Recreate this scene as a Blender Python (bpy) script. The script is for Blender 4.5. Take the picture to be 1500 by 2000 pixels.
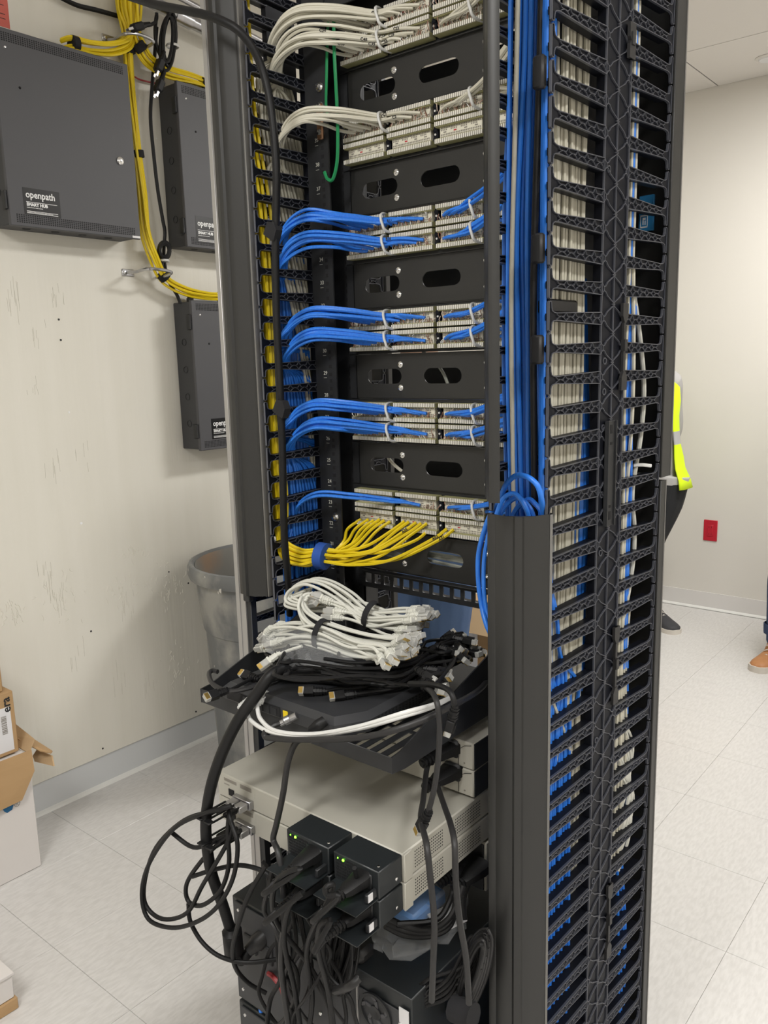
import bpy, bmesh, math, random
from mathutils import Vector, Matrix
random.seed(7)
for o in list(bpy.data.objects): bpy.data.objects.remove(o)
SC = bpy.context.scene; COL = SC.collection
PI = math.pi

# ------------------------------------------------------------ camera
F_PX, PITCH, ROLL, YAW, EYE = 1597.0, math.radians(10.35), math.radians(-1.515), math.radians(39.54), Vector((0, 0, 1.5))
FW = Vector((-math.sin(YAW)*math.cos(PITCH), math.cos(YAW)*math.cos(PITCH), -math.sin(PITCH)))
_r = Vector((math.cos(YAW), math.sin(YAW), 0)); _u = _r.cross(FW)
RT = math.cos(ROLL)*_r + math.sin(ROLL)*_u; UP = -math.sin(ROLL)*_r + math.cos(ROLL)*_u
cam = bpy.data.cameras.new('camera'); camo = bpy.data.objects.new('camera', cam); COL.objects.link(camo)
cam.sensor_fit = 'VERTICAL'; cam.sensor_height = 24.0; cam.lens = F_PX/2000*24.0; cam.clip_start = .02
camo.matrix_world = Matrix(((RT.x, UP.x, -FW.x, EYE.x), (RT.y, UP.y, -FW.y, EYE.y), (RT.z, UP.z, -FW.z, EYE.z), (0, 0, 0, 1)))
SC.camera = camo
# ------------------------------------------------------------ world, lights, exposure
SC.view_settings.view_transform = 'Standard'; SC.view_settings.look = 'None'
SC.view_settings.gamma = 1.0; SC.view_settings.exposure = 0.46; SC.view_settings.use_curve_mapping = False
W = bpy.data.worlds.new('world'); SC.world = W; W.use_nodes = True
W.node_tree.nodes['Background'].inputs[0].default_value = (.9, .95, 1, 1); W.node_tree.nodes['Background'].inputs[1].default_value = .15
CEIL = 2.922; XL = -2.575; YB = 4.85; XR = 2.4; YF = -2.2
LIGHTS = [(-.58, 3.45, 42), (1.25, 2.2, 9), (1.0, .1, 24), (-.6, -.75, 30)]
for i, (x, y, p) in enumerate(LIGHTS):
    L = bpy.data.lights.new('troffer_lamp', 'AREA'); L.shape = 'RECTANGLE'; L.size = .36; L.size_y = .96
    L.energy = p; L.color = (1, .988, .965)
    lo = bpy.data.objects.new('troffer_lamp', L); COL.objects.link(lo); lo.location = (x, y, CEIL-.03)

# pixel of the photograph -> point of the world on a plane at a known depth, side or height
def ray(px, py): return FW*F_PX + RT*(px-750) - UP*(py-1000)
def dY(px, py, Y): d = ray(px, py); return EYE + d*((Y-EYE.y)/d.y)
def dX(px, py, X): d = ray(px, py); return EYE + d*((X-EYE.x)/d.x)
def dZ(px, py, Z): d = ray(px, py); return EYE + d*((Z-EYE.z)/d.z)
def R(a, b): return random.uniform(a, b)

# ------------------------------------------------------------ materials
def nd(nt, t, **k):
    n = nt.nodes.new(t)
    for a, v in k.items(): setattr(n, a, v)
    return n
def mat(name, col, rough=.5, metal=0, spec=.5, emit=None, alpha=None, trans=0, noise=None, bump=None, coat=0):
    m = bpy.data.materials.new(name); m.use_nodes = True; nt = m.node_tree; b = nt.nodes['Principled BSDF']
    b.inputs['Base Color'].default_value = (*col, 1); b.inputs['Roughness'].default_value = rough
    b.inputs['Metallic'].default_value = metal; b.inputs['Specular IOR Level'].default_value = spec
    if coat: b.inputs['Coat Weight'].default_value = coat
    if emit: b.inputs['Emission Color'].default_value = (*emit[0], 1); b.inputs['Emission Strength'].default_value = emit[1]
    if alpha is not None: b.inputs['Alpha'].default_value = alpha
    if trans: b.inputs['Transmission Weight'].default_value = trans
    tc = nd(nt, 'ShaderNodeTexCoord')
    if noise:   # (scale vector, second colour, low, high, detail)
        sc, c2, lo, hi, det = noise
        mp = nd(nt, 'ShaderNodeMapping'); mp.inputs['Scale'].default_value = sc
        nz = nd(nt, 'ShaderNodeTexNoise'); nz.inputs['Scale'].default_value = 1; nz.inputs['Detail'].default_value = det
        rp = nd(nt, 'ShaderNodeValToRGB'); rp.color_ramp.elements[0].position = lo; rp.color_ramp.elements[1].position = hi
        rp.color_ramp.elements[0].color = (*col, 1); rp.color_ramp.elements[1].color = (*c2, 1)
        nt.links.new(tc.outputs['Object'], mp.inputs[0]); nt.links.new(mp.outputs[0], nz.inputs['Vector'])
        nt.links.new(nz.outputs[0], rp.inputs[0]); nt.links.new(rp.outputs[0], b.inputs['Base Color'])
    if bump:    # (scale vector, strength, distance)
        sc, st, ds = bump
        mp = nd(nt, 'ShaderNodeMapping'); mp.inputs['Scale'].default_value = sc
        nz = nd(nt, 'ShaderNodeTexNoise'); nz.inputs['Scale'].default_value = 1; nz.inputs['Detail'].default_value = 5
        bp = nd(nt, 'ShaderNodeBump'); bp.inputs['Strength'].default_value = st; bp.inputs['Distance'].default_value = ds
        nt.links.new(tc.outputs['Object'], mp.inputs[0]); nt.links.new(mp.outputs[0], nz.inputs['Vector'])
        nt.links.new(nz.outputs[0], bp.inputs['Height']); nt.links.new(bp.outputs[0], b.inputs['Normal'])
    return m
M = {}
M['plywood'] = mat('painted_plywood', (.715, .692, .615), .55, noise=((14, 14, 1.2), (.745, .722, .65), .35, .7, 6), bump=((60, 60, 2.2), .25, .004))
M['wallpaint'] = mat('wall_paint', (.70, .672, .62), .7, bump=((90, 90, 90), .08, .002))
M['ceil'] = mat('ceiling_tile_white', (.72, .69, .66), .9, bump=((120, 120, 120), .1, .002))
M['base'] = mat('baseboard_grey', (.62, .635, .645), .5)
M['basetoe'] = mat('baseboard_toe', (.74, .74, .71), .4)
M['vct'] = mat('vinyl_tile', (.575, .56, .54), .34, noise=((120, 30, 20), (.64, .625, .605), .38, .62, 6), bump=((120, 30, 30), .04, .001))
M['black'] = mat('black_powder_coat', (.016, .017, .019), .5, noise=((40, 40, 40), (.022, .023, .025), .3, .7, 2))
M['plastic'] = mat('black_plastic', (.0075, .0085, .013), .45, spec=.16)
M['rim'] = mat('plastic_edge_highlight', (.072, .076, .092), .35, spec=.6)  # paler colour on ribs and edges, painting in highlights on the black plastic
M['cover'] = mat('cover_charcoal', (.019, .019, .0185), .42, noise=((3, 3, .6), (.025, .025, .024), .3, .7, 2))
M['coverrim'] = mat('cover_edge', (.16, .155, .145), .45)
M['grey'] = mat('enclosure_charcoal', (.075, .075, .082), .55, bump=((400, 400, 400), .05, .0006))
M['greyd'] = mat('enclosure_side', (.045, .046, .05), .55)
M['hole'] = mat('dark_opening', (.006, .006, .007), .8)
M['label'] = mat('label_black', (.008, .008, .009), .35)
M['ink'] = mat('white_print', (.85, .85, .85), .5)
M['inkb'] = mat('black_print', (.02, .02, .02), .6)
M['steel'] = mat('zinc_steel', (.55, .55, .56), .3, 1, noise=((30, 30, 8), (.40, .40, .42), .3, .7, 3))
M['chrome'] = mat('bright_screw', (.8, .8, .8), .2, 1)
M['rail'] = mat('bare_rail', (.42, .41, .40), .4, .6)
M['beige'] = mat('appliance_beige', (.41, .395, .345), .40, noise=((3, 3, 3), (.44, .425, .37), .35, .65, 2))
M['beiged'] = mat('appliance_print', (.24, .22, .19), .5)
M['psu'] = mat('supply_black', (.016, .019, .021), .4)
M['rubber'] = mat('black_rubber', (.008, .008, .0085), .48, spec=.28)
M['rubber2'] = mat('faded_black_rubber', (.020, .0195, .020), .45, spec=.4)
M['cblue'] = mat('cable_blue', (.032, .22, .82), .38, noise=((300, 300, 20), (.027, .19, .73), .4, .6, 2))
M['cblue2'] = mat('cable_blue_deep', (.026, .17, .68), .4)
M['cwhite'] = mat('cable_offwhite', (.60, .575, .475), .42)
M['cwhite2'] = mat('cable_grey_white', (.62, .62, .56), .4)
M['cgrey'] = mat('cable_grey', (.30, .31, .27), .45)
M['cyel'] = mat('cable_yellow', (.80, .60, .012), .4)
M['cgreen'] = mat('wire_green', (.015, .25, .085), .4)
M['cred'] = mat('wire_red', (.32, .02, .025), .45)
M['velb'] = mat('velcro_black', (.011, .011, .013), .9)
M['velblue'] = mat('velcro_blue', (.02, .085, .37), .75)
M['cream'] = mat('terminal_cream', (.74, .71, .60), .45)
M['olive'] = mat('terminal_olive', (.36, .345, .17), .5)
M['tooth'] = mat('contact_tooth', (.80, .78, .70), .4)
M['ring'] = mat('ring_white', (.66, .66, .64), .35)
M['wbrown'] = mat('wire_brown', (.26, .13, .085), .55)
M['wtan'] = mat('wire_tan', (.55, .44, .36), .55)
M['clear'] = mat('clear_plug', (.80, .80, .76), .15, trans=.55)
M['bag'] = mat('clear_bag', (.82, .84, .86), .12, alpha=.14, spec=.9)
M['bagblue'] = mat('blue_packet', (.08, .27, .66), .4)
M['gold'] = mat('gold_contact', (.75, .52, .16), .3, 1)
M['led'] = mat('green_led', (.1, .9, .1), .4, emit=((.16, 1, .02), 5))
M['cardb'] = mat('cardboard', (.42, .265, .125), .75, noise=((2, 2, 30), (.46, .295, .145), .35, .7, 3))
M['cardi'] = mat('cardboard_inner', (.53, .37, .21), .8)
M['wbox'] = mat('white_carton', (.66, .625, .60), .6, noise=((3, 3, 3), (.70, .67, .645), .35, .7, 3))
M['paper'] = mat('paper_label', (.74, .735, .75), .55)
M['bluelogo'] = mat('printed_blue', (.012, .13, .30), .5)
M['redp'] = mat('red_plastic', (.50, .012, .03), .45)
M['redpaper'] = mat('red_paper', (.62, .14, .11), .7)
M['bluetag'] = mat('blue_tag', (.03, .22, .48), .4)
M['can'] = mat('can_grey_plastic', (.165, .172, .175), .45, noise=((9, 9, 6), (.34, .335, .31), .47, .66, 8))
M['caninner'] = mat('can_inside_dirty', (.26, .255, .235), .6, noise=((5, 5, 4), (.40, .27, .18), .50, .75, 6))
M['splat'] = mat('paint_splash', (.62, .60, .55), .6)
M['skin'] = mat('skin', (.52, .31, .22), .55)
M['hair'] = mat('dark_hair', (.03, .02, .015), .6)
M['hivis'] = mat('hivis_yellow', (.72, .95, .006), .6)
M['reflect'] = mat('reflective_grey', (.42, .42, .42), .4)
M['shirtg'] = mat('grey_shirt', (.43, .42, .41), .85)
M['pantsb'] = mat('black_trousers', (.010, .011, .013), .8)
M['jeans'] = mat('blue_denim', (.045, .085, .18), .8, noise=((12, 12, 6), (.065, .115, .22), .35, .7, 4))
M['jeansd'] = mat('dark_denim', (.02, .04, .10), .8, noise=((30, 30, 10), (.04, .07, .16), .35, .7, 4))
M['shoe'] = mat('dark_shoe', (.035, .035, .04), .7)
M['sole'] = mat('pale_sole', (.62, .58, .52), .6)
M['boot'] = mat('tan_boot', (.42, .185, .07), .55, noise=((20, 20, 20), (.50, .24, .10), .35, .7, 3))
M['navy'] = mat('navy_shirt', (.03, .045, .10), .85)
M['diff'] = mat('lamp_diffuser', (.9, .9, .9), .5, emit=((1, .97, .92), 3))

# ------------------------------------------------------------ mesh building
class MB:
    def __init__(s): s.v = []; s.f = []; s.m = []
    def add(s, v, f, mi=0):
        o = len(s.v); s.v += [tuple(p) for p in v]; s.f += [tuple(i+o for i in q) for q in f]; s.m += [mi]*len(f); return s
    def box(s, x0, x1, y0, y1, z0, z1, mi=0, b=0):
        if b <= 0:
            v = [(x, y, z) for x in (x0, x1) for y in (y0, y1) for z in (z0, z1)]
            return s.add(v, [(0, 1, 3, 2), (4, 6, 7, 5), (0, 4, 5, 1), (2, 3, 7, 6), (0, 2, 6, 4), (1, 5, 7, 3)], mi)
        b = min(b, (x1-x0)*.45, (y1-y0)*.45, (z1-z0)*.45)
        v = []; idx = {}
        for i, (X, dx) in enumerate(((x0, b), (x1, -b))):
            for j, (Y, dy) in enumerate(((y0, b), (y1, -b))):
                for k, (Z, dz) in enumerate(((z0, b), (z1, -b))):
                    for a, p in enumerate(((X, Y+dy, Z+dz), (X+dx, Y, Z+dz), (X+dx, Y+dy, Z))):
                        idx[i, j, k, a] = len(v); v.append(p)
        f = []
        for i in (0, 1):
            f.append([idx[i, 0, 0, 0], idx[i, 1, 0, 0], idx[i, 1, 1, 0], idx[i, 0, 1, 0]])
            f.append([idx[0, i, 0, 1], idx[1, i, 0, 1], idx[1, i, 1, 1], idx[0, i, 1, 1]])
            f.append([idx[0, 0, i, 2], idx[1, 0, i, 2], idx[1, 1, i, 2], idx[0, 1, i, 2]])
            for j in (0, 1):
                f.append([idx[i, j, 0, 0], idx[i, j, 1, 0], idx[i, j, 1, 1], idx[i, j, 0, 1]])
                f.append([idx[i, 0, j, 0], idx[i, 1, j, 0], idx[i, 1, j, 2], idx[i, 0, j, 2]])
                f.append([idx[0, i, j, 1], idx[1, i, j, 1], idx[1, i, j, 2], idx[0, i, j, 2]])
                for k in (0, 1): f.append([idx[i, j, k, 0], idx[i, j, k, 1], idx[i, j, k, 2]])
        c = Vector(((x0+x1)/2, (y0+y1)/2, (z0+z1)/2)); g = []
        for q in f:
            n = (Vector(v[q[1]])-Vector(v[q[0]])).cross(Vector(v[q[2]])-Vector(v[q[0]]))
            mid = sum((Vector(v[a]) for a in q), Vector())/len(q)
            g.append(q if n.dot(mid-c) > 0 else q[::-1])
        return s.add(v, g, mi)
    def prism(s, pts, fn, a, b, mi=0):      # polygon (p,q) extruded between a and b; fn maps (p,q,t) to a point
        n = len(pts); v = [fn(p, q, a) for p, q in pts] + [fn(p, q, b) for p, q in pts]
        f = [tuple(range(n))[::-1], tuple(range(n, 2*n))] + [(i, (i+1) % n, n+(i+1) % n, n+i) for i in range(n)]
        return s.add(v, f, mi)
    def strip(s, pts, w, fn, a, b, mi=0):   # a rib that follows a polyline in (p,q)
        for (p0, q0), (p1, q1) in zip(pts, pts[1:]):
            l = math.hypot(p1-p0, q1-q0) or 1e-9; nx, ny = -(q1-q0)/l*w/2, (p1-p0)/l*w/2
            s.prism([(p0+nx, q0+ny), (p0-nx, q0-ny), (p1-nx, q1-ny), (p1+nx, q1+ny)], fn, a, b, mi)
        return s
    def tube(s, pts, r, n=6, mi=0, cap=True):
        pts = [Vector(p) for p in pts]; k = len(pts); rr = r if isinstance(r, (list, tuple)) else [r]*k
        t = [(pts[min(i+1, k-1)]-pts[max(i-1, 0)]).normalized() for i in range(k)]
        a = Vector((0, 0, 1)) if abs(t[0].z) < .9 else Vector((1, 0, 0)); nrm = (a - t[0]*a.dot(t[0])).normalized()
        v = []
        for i in range(k):
            nrm = nrm - t[i]*nrm.dot(t[i])
            if nrm.length < 1e-6: nrm = t[i].orthogonal()
            nrm.normalize(); bn = t[i].cross(nrm)
            for j in range(n):
                an = 2*PI*j/n; v.append(pts[i] + (nrm*math.cos(an)+bn*math.sin(an))*rr[i])
        f = [(i*n+j, i*n+(j+1) % n, (i+1)*n+(j+1) % n, (i+1)*n+j) for i in range(k-1) for j in range(n)]
        if cap: f += [tuple(range(n))[::-1], tuple(range((k-1)*n, k*n))]
        return s.add(v, f, mi)
    def cyl(s, a, b, r, n=12, mi=0, r2=None): return s.tube([a, b], [r, r if r2 is None else r2], n, mi)
    def lathe(s, c, prof, n=32, mi=0, mis=None):
        v = [(c[0]+r*math.cos(2*PI*j/n), c[1]+r*math.sin(2*PI*j/n), c[2]+z) for r, z in prof for j in range(n)]
        for i in range(len(prof)-1):
            s_ = [(i*n+j, i*n+(j+1) % n, (i+1)*n+(j+1) % n, (i+1)*n+j) for j in range(n)]
            if i == 0: s.add(v, s_, mis[i] if mis else mi); base = len(s.v)-len(v)
            else:
                s.f += [tuple(q+base for q in w) for w in s_]; s.m += [mis[i] if mis else mi]*n
        return s
    def loft(s, rings, mi=0, cap=True):     # rings of equal length
        n = len(rings[0]); v = [p for r in rings for p in r]
        f = [(i*n+j, i*n+(j+1) % n, (i+1)*n+(j+1) % n, (i+1)*n+j) for i in range(len(rings)-1) for j in range(n)]
        if cap: f += [tuple(range(n))[::-1], tuple(range((len(rings)-1)*n, len(rings)*n))]
        return s.add(v, f, mi)
    def xf(s, mtx): s.v = [tuple(mtx @ Vector(p)) for p in s.v]; return s
    def mesh(s, name, mats, smooth=40):
        me = bpy.data.meshes.new(name); me.from_pydata(s.v, [], s.f)
        for m in (mats if isinstance(mats, (list, tuple)) else [mats]): me.materials.append(m)
        me.polygons.foreach_set('material_index', s.m)
        if smooth:
            me.polygons.foreach_set('use_smooth', [True]*len(s.f)); me.set_sharp_from_angle(angle=math.radians(smooth))
        me.update(); return me
def smooth(pts, k=6):
    pts = [Vector(p) for p in pts]; n = len(pts); out = []
    for i in range(n-1):
        p0 = pts[i-1] if i else pts[0]*2-pts[1]; p1 = pts[i]; p2 = pts[i+1]; p3 = pts[i+2] if i+2 < n else pts[-1]*2-pts[-2]
        for j in range(k):
            t = j/k; out.append(.5*((2*p1)+(p2-p0)*t+(2*p0-5*p1+4*p2-p3)*t*t+(3*p1-p0-3*p2+p3)*t**3))
    return out+[pts[-1]]
def tag(o, label=None, cat=None, group=None, kind=None):
    if label: o['label'] = label
    if cat: o['category'] = cat
    if group: o['group'] = group
    if kind: o['kind'] = kind
    return o
def thing(name, label, cat, loc=(0, 0, 0), rz=0, group=None):
    o = bpy.data.objects.new(name, None); COL.objects.link(o); o.location = loc; o.rotation_euler = (0, 0, rz); o.empty_display_size = .05
    return tag(o, label, cat, group)
def link(name, me, parent=None, world=False, loc=None):
    o = bpy.data.objects.new(name, me); COL.objects.link(o)
    if loc is not None: o.location = loc
    if parent is not None:
        o.parent = parent
        if world and parent.parent is None:
            o.matrix_parent_inverse = (Matrix.Translation(parent.location) @ parent.rotation_euler.to_matrix().to_4x4()).inverted()
    return o
def obj(name, mb, mats, parent=None, world=False, loc=None, smooth=40): return link(name, mb.mesh(name, mats, smooth), parent, world, loc)
def struct(name, mb, mats, smooth=40): return tag(obj(name, mb, mats, smooth=smooth), kind='structure')
def cable(name, pts, r, m, label, cat='cable', group=None, n=6, k=6, raw=False):
    pts = [Vector(p) for p in pts]; o0 = pts[0].copy()
    p = pts if raw else smooth(pts, k)
    o = obj(name, MB().tube([q-o0 for q in p], r, n), m, loc=o0); return tag(o, label, cat, group)
def cord(name, pts, r, m, parent, n=6, k=6): return obj(name, MB().tube(smooth(pts, k), r, n), m, parent, True)
def curve_mesh(splines, ext, name='plate'):
    cu = bpy.data.curves.new(name, 'CURVE'); cu.dimensions = '2D'; cu.fill_mode = 'BOTH'; cu.extrude = ext
    for pts in splines:
        sp = cu.splines.new('POLY'); sp.points.add(len(pts)-1); sp.use_cyclic_u = True
        for q, (a, b) in zip(sp.points, pts): q.co = (a, b, 0, 1)
    o = bpy.data.objects.new(name, cu); COL.objects.link(o); dg = bpy.context.evaluated_depsgraph_get()
    me = bpy.data.meshes.new_from_object(o.evaluated_get(dg)); bpy.data.objects.remove(o); bpy.data.curves.remove(cu)
    return me
def plate(name, splines, thick, m, mtx, parent=None, world=False):
    me = curve_mesh(splines, thick/2, name); me.transform(mtx); me.materials.clear(); me.materials.append(m)
    return link(name, me, parent, world)
def axes(o, x, y):                          # matrix whose local x,y axes are the given directions
    x = Vector(x).normalized(); z = x.cross(Vector(y)).normalized(); y = z.cross(x)
    return Matrix(((x.x, y.x, z.x, o[0]), (x.y, y.y, z.y, o[1]), (x.z, y.z, z.z, o[2]), (0, 0, 0, 1)))
def text(name, body, size, mtx, m, parent, world=False, align='LEFT', bold=0, sx=1):
    cu = bpy.data.curves.new(name, 'FONT'); cu.body = body; cu.size = size; cu.extrude = .0002; cu.align_x = align; cu.offset = bold; cu.resolution_u = 2
    o = bpy.data.objects.new(name, cu); COL.objects.link(o); dg = bpy.context.evaluated_depsgraph_get()
    me = bpy.data.meshes.new_from_object(o.evaluated_get(dg)); bpy.data.objects.remove(o); bpy.data.curves.remove(cu)
    me.transform(mtx @ Matrix.Diagonal((sx, 1, 1, 1))); me.materials.clear(); me.materials.append(m)
    return link(name, me, parent, world)
def stadium(cx, cy, l, h, n=8):
    r = h/2; a = l/2-r
    return [(cx+a+r*math.cos(-PI/2+PI*i/n), cy+r*math.sin(-PI/2+PI*i/n)) for i in range(n+1)] + [(cx-a+r*math.cos(PI/2+PI*i/n), cy+r*math.sin(PI/2+PI*i/n)) for i in range(n+1)]
def rect(x0, x1, y0, y1): return [(x0, y0), (x1, y0), (x1, y1), (x0, y1)]
U = .04445
AT_Y = lambda p, q, t: (p, t, q)            # polygon in X,Z extruded along Y
AT_X = lambda p, q, t: (t, p, q)            # polygon in Y,Z extruded along X
AT_Z = lambda p, q, t: (p, q, t)
# ============================================================ THE ROOM
_n = M['vct'].node_tree
for _l in list(_n.links):
    if _l.from_node.type == 'TEX_COORD':
        g = _n.nodes.new('ShaderNodeNewGeometry'); _n.links.new(g.outputs['Position'], _l.to_socket)
floor = struct('floor', MB().box(XL-.1, XR+.1, YF-.1, YB+.1, -.12, -.0025), M['vct'], 0)
tile_me = MB().box(0, .3492, 0, .3492, -.0025, 0, 0, .0006).mesh('tile', M['vct'], 0)
for i in range(-3, 8):
    for j in range(-2, 12):
        x0 = -1.575+.35*i; y0 = .91+.35*j
        if (x0+.35 > -.1 and y0 < 1.5) or x0 < -2.63: continue
        if y0+.35 > YB+.02: continue
        link('tile', tile_me, floor, loc=(x0, y0, 0))
wl = struct('wall_left', MB().box(XL-.12, XL-.02, YF-.1, YB+.1, -.1, CEIL+.1).box(XL-.02, XL, YF, YB, .116, CEIL, 0, .002), M['plywood'], 0)
bl = struct('baseboard_left', MB().box(XL-.02, XL-.008, YF, YB, 0, .1155).prism([(XL-.008, 0), (XL+.006, 0), (XL+.002, .006), (XL-.008, .012)], lambda p, q, t: (p, t, q), YF, YB, 1), [M['base'], M['basetoe']], 0)
wb = struct('wall_back', MB().box(XL-.1, XR+.1, YB, YB+.1, -.1, CEIL+.1), M['wallpaint'], 0)
bb = struct('baseboard_back', MB().box(XL, XR, YB-.006, YB, .004, .102).prism([(YB-.006, 0), (YB-.018, 0), (YB-.014, .006), (YB-.006, .013)], lambda p, q, t: (t, p, q), XL, XR, 1), [mat('baseboard_pale', (.70, .68, .66), .45), M['basetoe']], 0)
struct('wall_right', MB().box(XR, XR+.1, YF-.1, YB+.1, -.1, CEIL+.1), M['wallpaint'], 0)
struct('wall_front', MB().box(XL-.1, XR+.1, YF-.1, YF, -.1, CEIL+.1), M['wallpaint'], 0)
ceil = struct('ceiling', MB().box(XL-.1, XR+.1, YF-.1, YB+.1, CEIL+.004, CEIL+.12), M['greyd'], 0)
ys = [YB-.628-1.22*k for k in range(7)]
xs = [-1.585+.61*1*k for k in range(-2, 8)]
cells = [(YB-.628, YB)] + [(max(ys[k+1], YF), ys[k]) for k in range(6) if ys[k] > YF]
xe = [XL, -1.585, -.365, .855, 2.075, XR]
for y0, y1 in cells:
    for x0, x1 in zip(xe, xe[1:]):
        obj('ceiling_tile', MB().box(x0+.003, x1-.003, y0+.003, y1-.003, CEIL, CEIL+.012, 0, .001), M['ceil'], ceil, smooth=0)
for i, (x, y, p) in enumerate(LIGHTS):      # the fluorescent troffers that light the room
    t = thing('ceiling_light', ['white recessed ceiling light over the far side of the rack', 'white recessed ceiling light nearest the far right corner', 'white recessed ceiling light to the right of the camera', 'white recessed ceiling light behind the camera'][i], 'light', (x, y, CEIL))
    fr = MB()
    for a, b, c, d in ((-.31, .31, -.61, -.58), (-.31, .31, .58, .61), (-.31, -.28, -.58, .58), (.28, .31, -.58, .58)): fr.box(a, b, c, d, -.012, -.0005)
    obj('frame', fr, M['ceil'], t, smooth=0); obj('diffuser', MB().box(-.28, .28, -.58, .58, -.006, -.001), M['diff'], t, smooth=0)
# recessed sprinkler cap in the ceiling
p = dZ(1502, 112, CEIL); t = thing('sprinkler_cap', 'round white sprinkler cap in the ceiling at the right edge', 'sprinkler', p)
obj('escutcheon', MB().lathe((0, 0, 0), [(.062, -.0005), (.062, -.004), (.052, -.010), (.046, -.006)], 28), M['ceil'], t)
obj('cap', MB().lathe((0, 0, 0), [(.046, -.006), (.043, -.012), (.001, -.013)], 28), M['paper'], t)
# marks in the plywood
for px, py, s, m in ((115, 624, .006, 'inkb'), (119, 664, .006, 'inkb'), (135, 805, .005, 'ink'), (159, 1022, .008, 'ink'), (178, 1233, .006, 'inkb'), (330, 1117, .005, 'inkb'), (368, 1139, .006, 'inkb'), (201, 1462, .006, 'inkb'), (383, 1390, .006, 'inkb'), (158, 506, .004, 'ink'), (306, 270, .004, 'ink')):
    q = dX(px, py, XL+.0012); obj('screw_hole', MB().cyl((q.x-.002, q.y, q.z), (q.x, q.y, q.z), s*.6, 8), M[m], wl)
def knot(px, py, w, h, seed):
    rnd = random.Random(seed); c = dX(px, py, XL); mb = MB()
    for k in range(26):
        a = Vector((XL+.0002, c.y+rnd.gauss(0, w), c.z+rnd.gauss(0, h))); l = rnd.uniform(.008, .03)
        mb.tube(smooth([a, a+Vector((0, rnd.uniform(-.006, .006), -l*.5)), a+Vector((0, rnd.uniform(-.01, .01), -l))], 3), [.0004]+[.0012]*5+[.0004], 4)
    o = obj('grain_ridge', mb, M['plywood'], wl); o['kind'] = 'stuff'
for i, (px, py, w, h) in enumerate(((20, 1195, .02, .02), (235, 1145, .035, .03), (300, 1130, .06, .03), (330, 1150, .03, .03), (265, 1075, .03, .012), (110, 1160, .05, .05), (350, 1290, .04, .05))): knot(px, py, w, h, i)
M['check'] = mat('old_paint_check', (.53, .505, .43), .7)
def crack(px, py, l, n, seed):
    rnd = random.Random(seed); mb = MB()
    for k in range(n):
        c = dX(px+rnd.uniform(-14, 14), py+rnd.uniform(-25, 25), XL+.0001); mb.tube([c, c+Vector((0, rnd.uniform(-.002, .002), -l*rnd.uniform(.4, 1)))], .0005, 4)
    o = obj('grain_check', mb, M['check'], wl); o['kind'] = 'stuff'
for i, a in enumerate(((20, 560, .09, 9), (110, 560, .05, 8), (85, 1120, .07, 12), (110, 1160, .06, 12), (150, 1260, .07, 6), (250, 1170, .05, 12), (230, 1310, .08, 4), (100, 900, .07, 6), (160, 880, .05, 5), (60, 740, .04, 6), (290, 1320, .07, 4), (330, 480, .05, 4), (75, 640, .05, 6))): crack(*a, 50+i)
# red outlet
t = thing('wall_outlet', 'red power outlet with red cover plate on the far wall', 'outlet', (-1.516, YB, .479))
obj('cover_plate', MB().box(-.0395, .0395, -.006, 0, -.0625, .0625, 0, .003), M['redp'], t)
rc = obj('receptacle', MB().box(-.017, .017, -.009, -.005, -.034, .034, 0, .002), M['redp'], t)
for s in (-1, 1):
    obj('slot', MB().box(-.008, -.006, -.0094, -.0085, s*.02-.005, s*.02+.005).box(.006, .008, -.0094, -.0085, s*.02-.004, s*.02+.004), M['hole'], rc, smooth=0)
# red notice at the top left corner
a = dX(0, 0, XL); b = dX(14, 0, XL); c = dX(14, 55, XL)
t = thing('wall_notice', 'red paper notice pinned to the wall at the upper left corner', 'notice', (XL, b.y, b.z))
obj('sheet', MB().box(0, .0012, -.25, 0, c.z-b.z, .12), M['redpaper'], t, smooth=0)
obj('printing', MB().box(.0012, .0014, -.05, -.012, -.045, -.043).box(.0012, .0014, -.05, -.014, -.02, -.018).box(.0012, .0014, -.052, -.012, -.058, -.056), M['inkb'], t, smooth=0)

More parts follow.
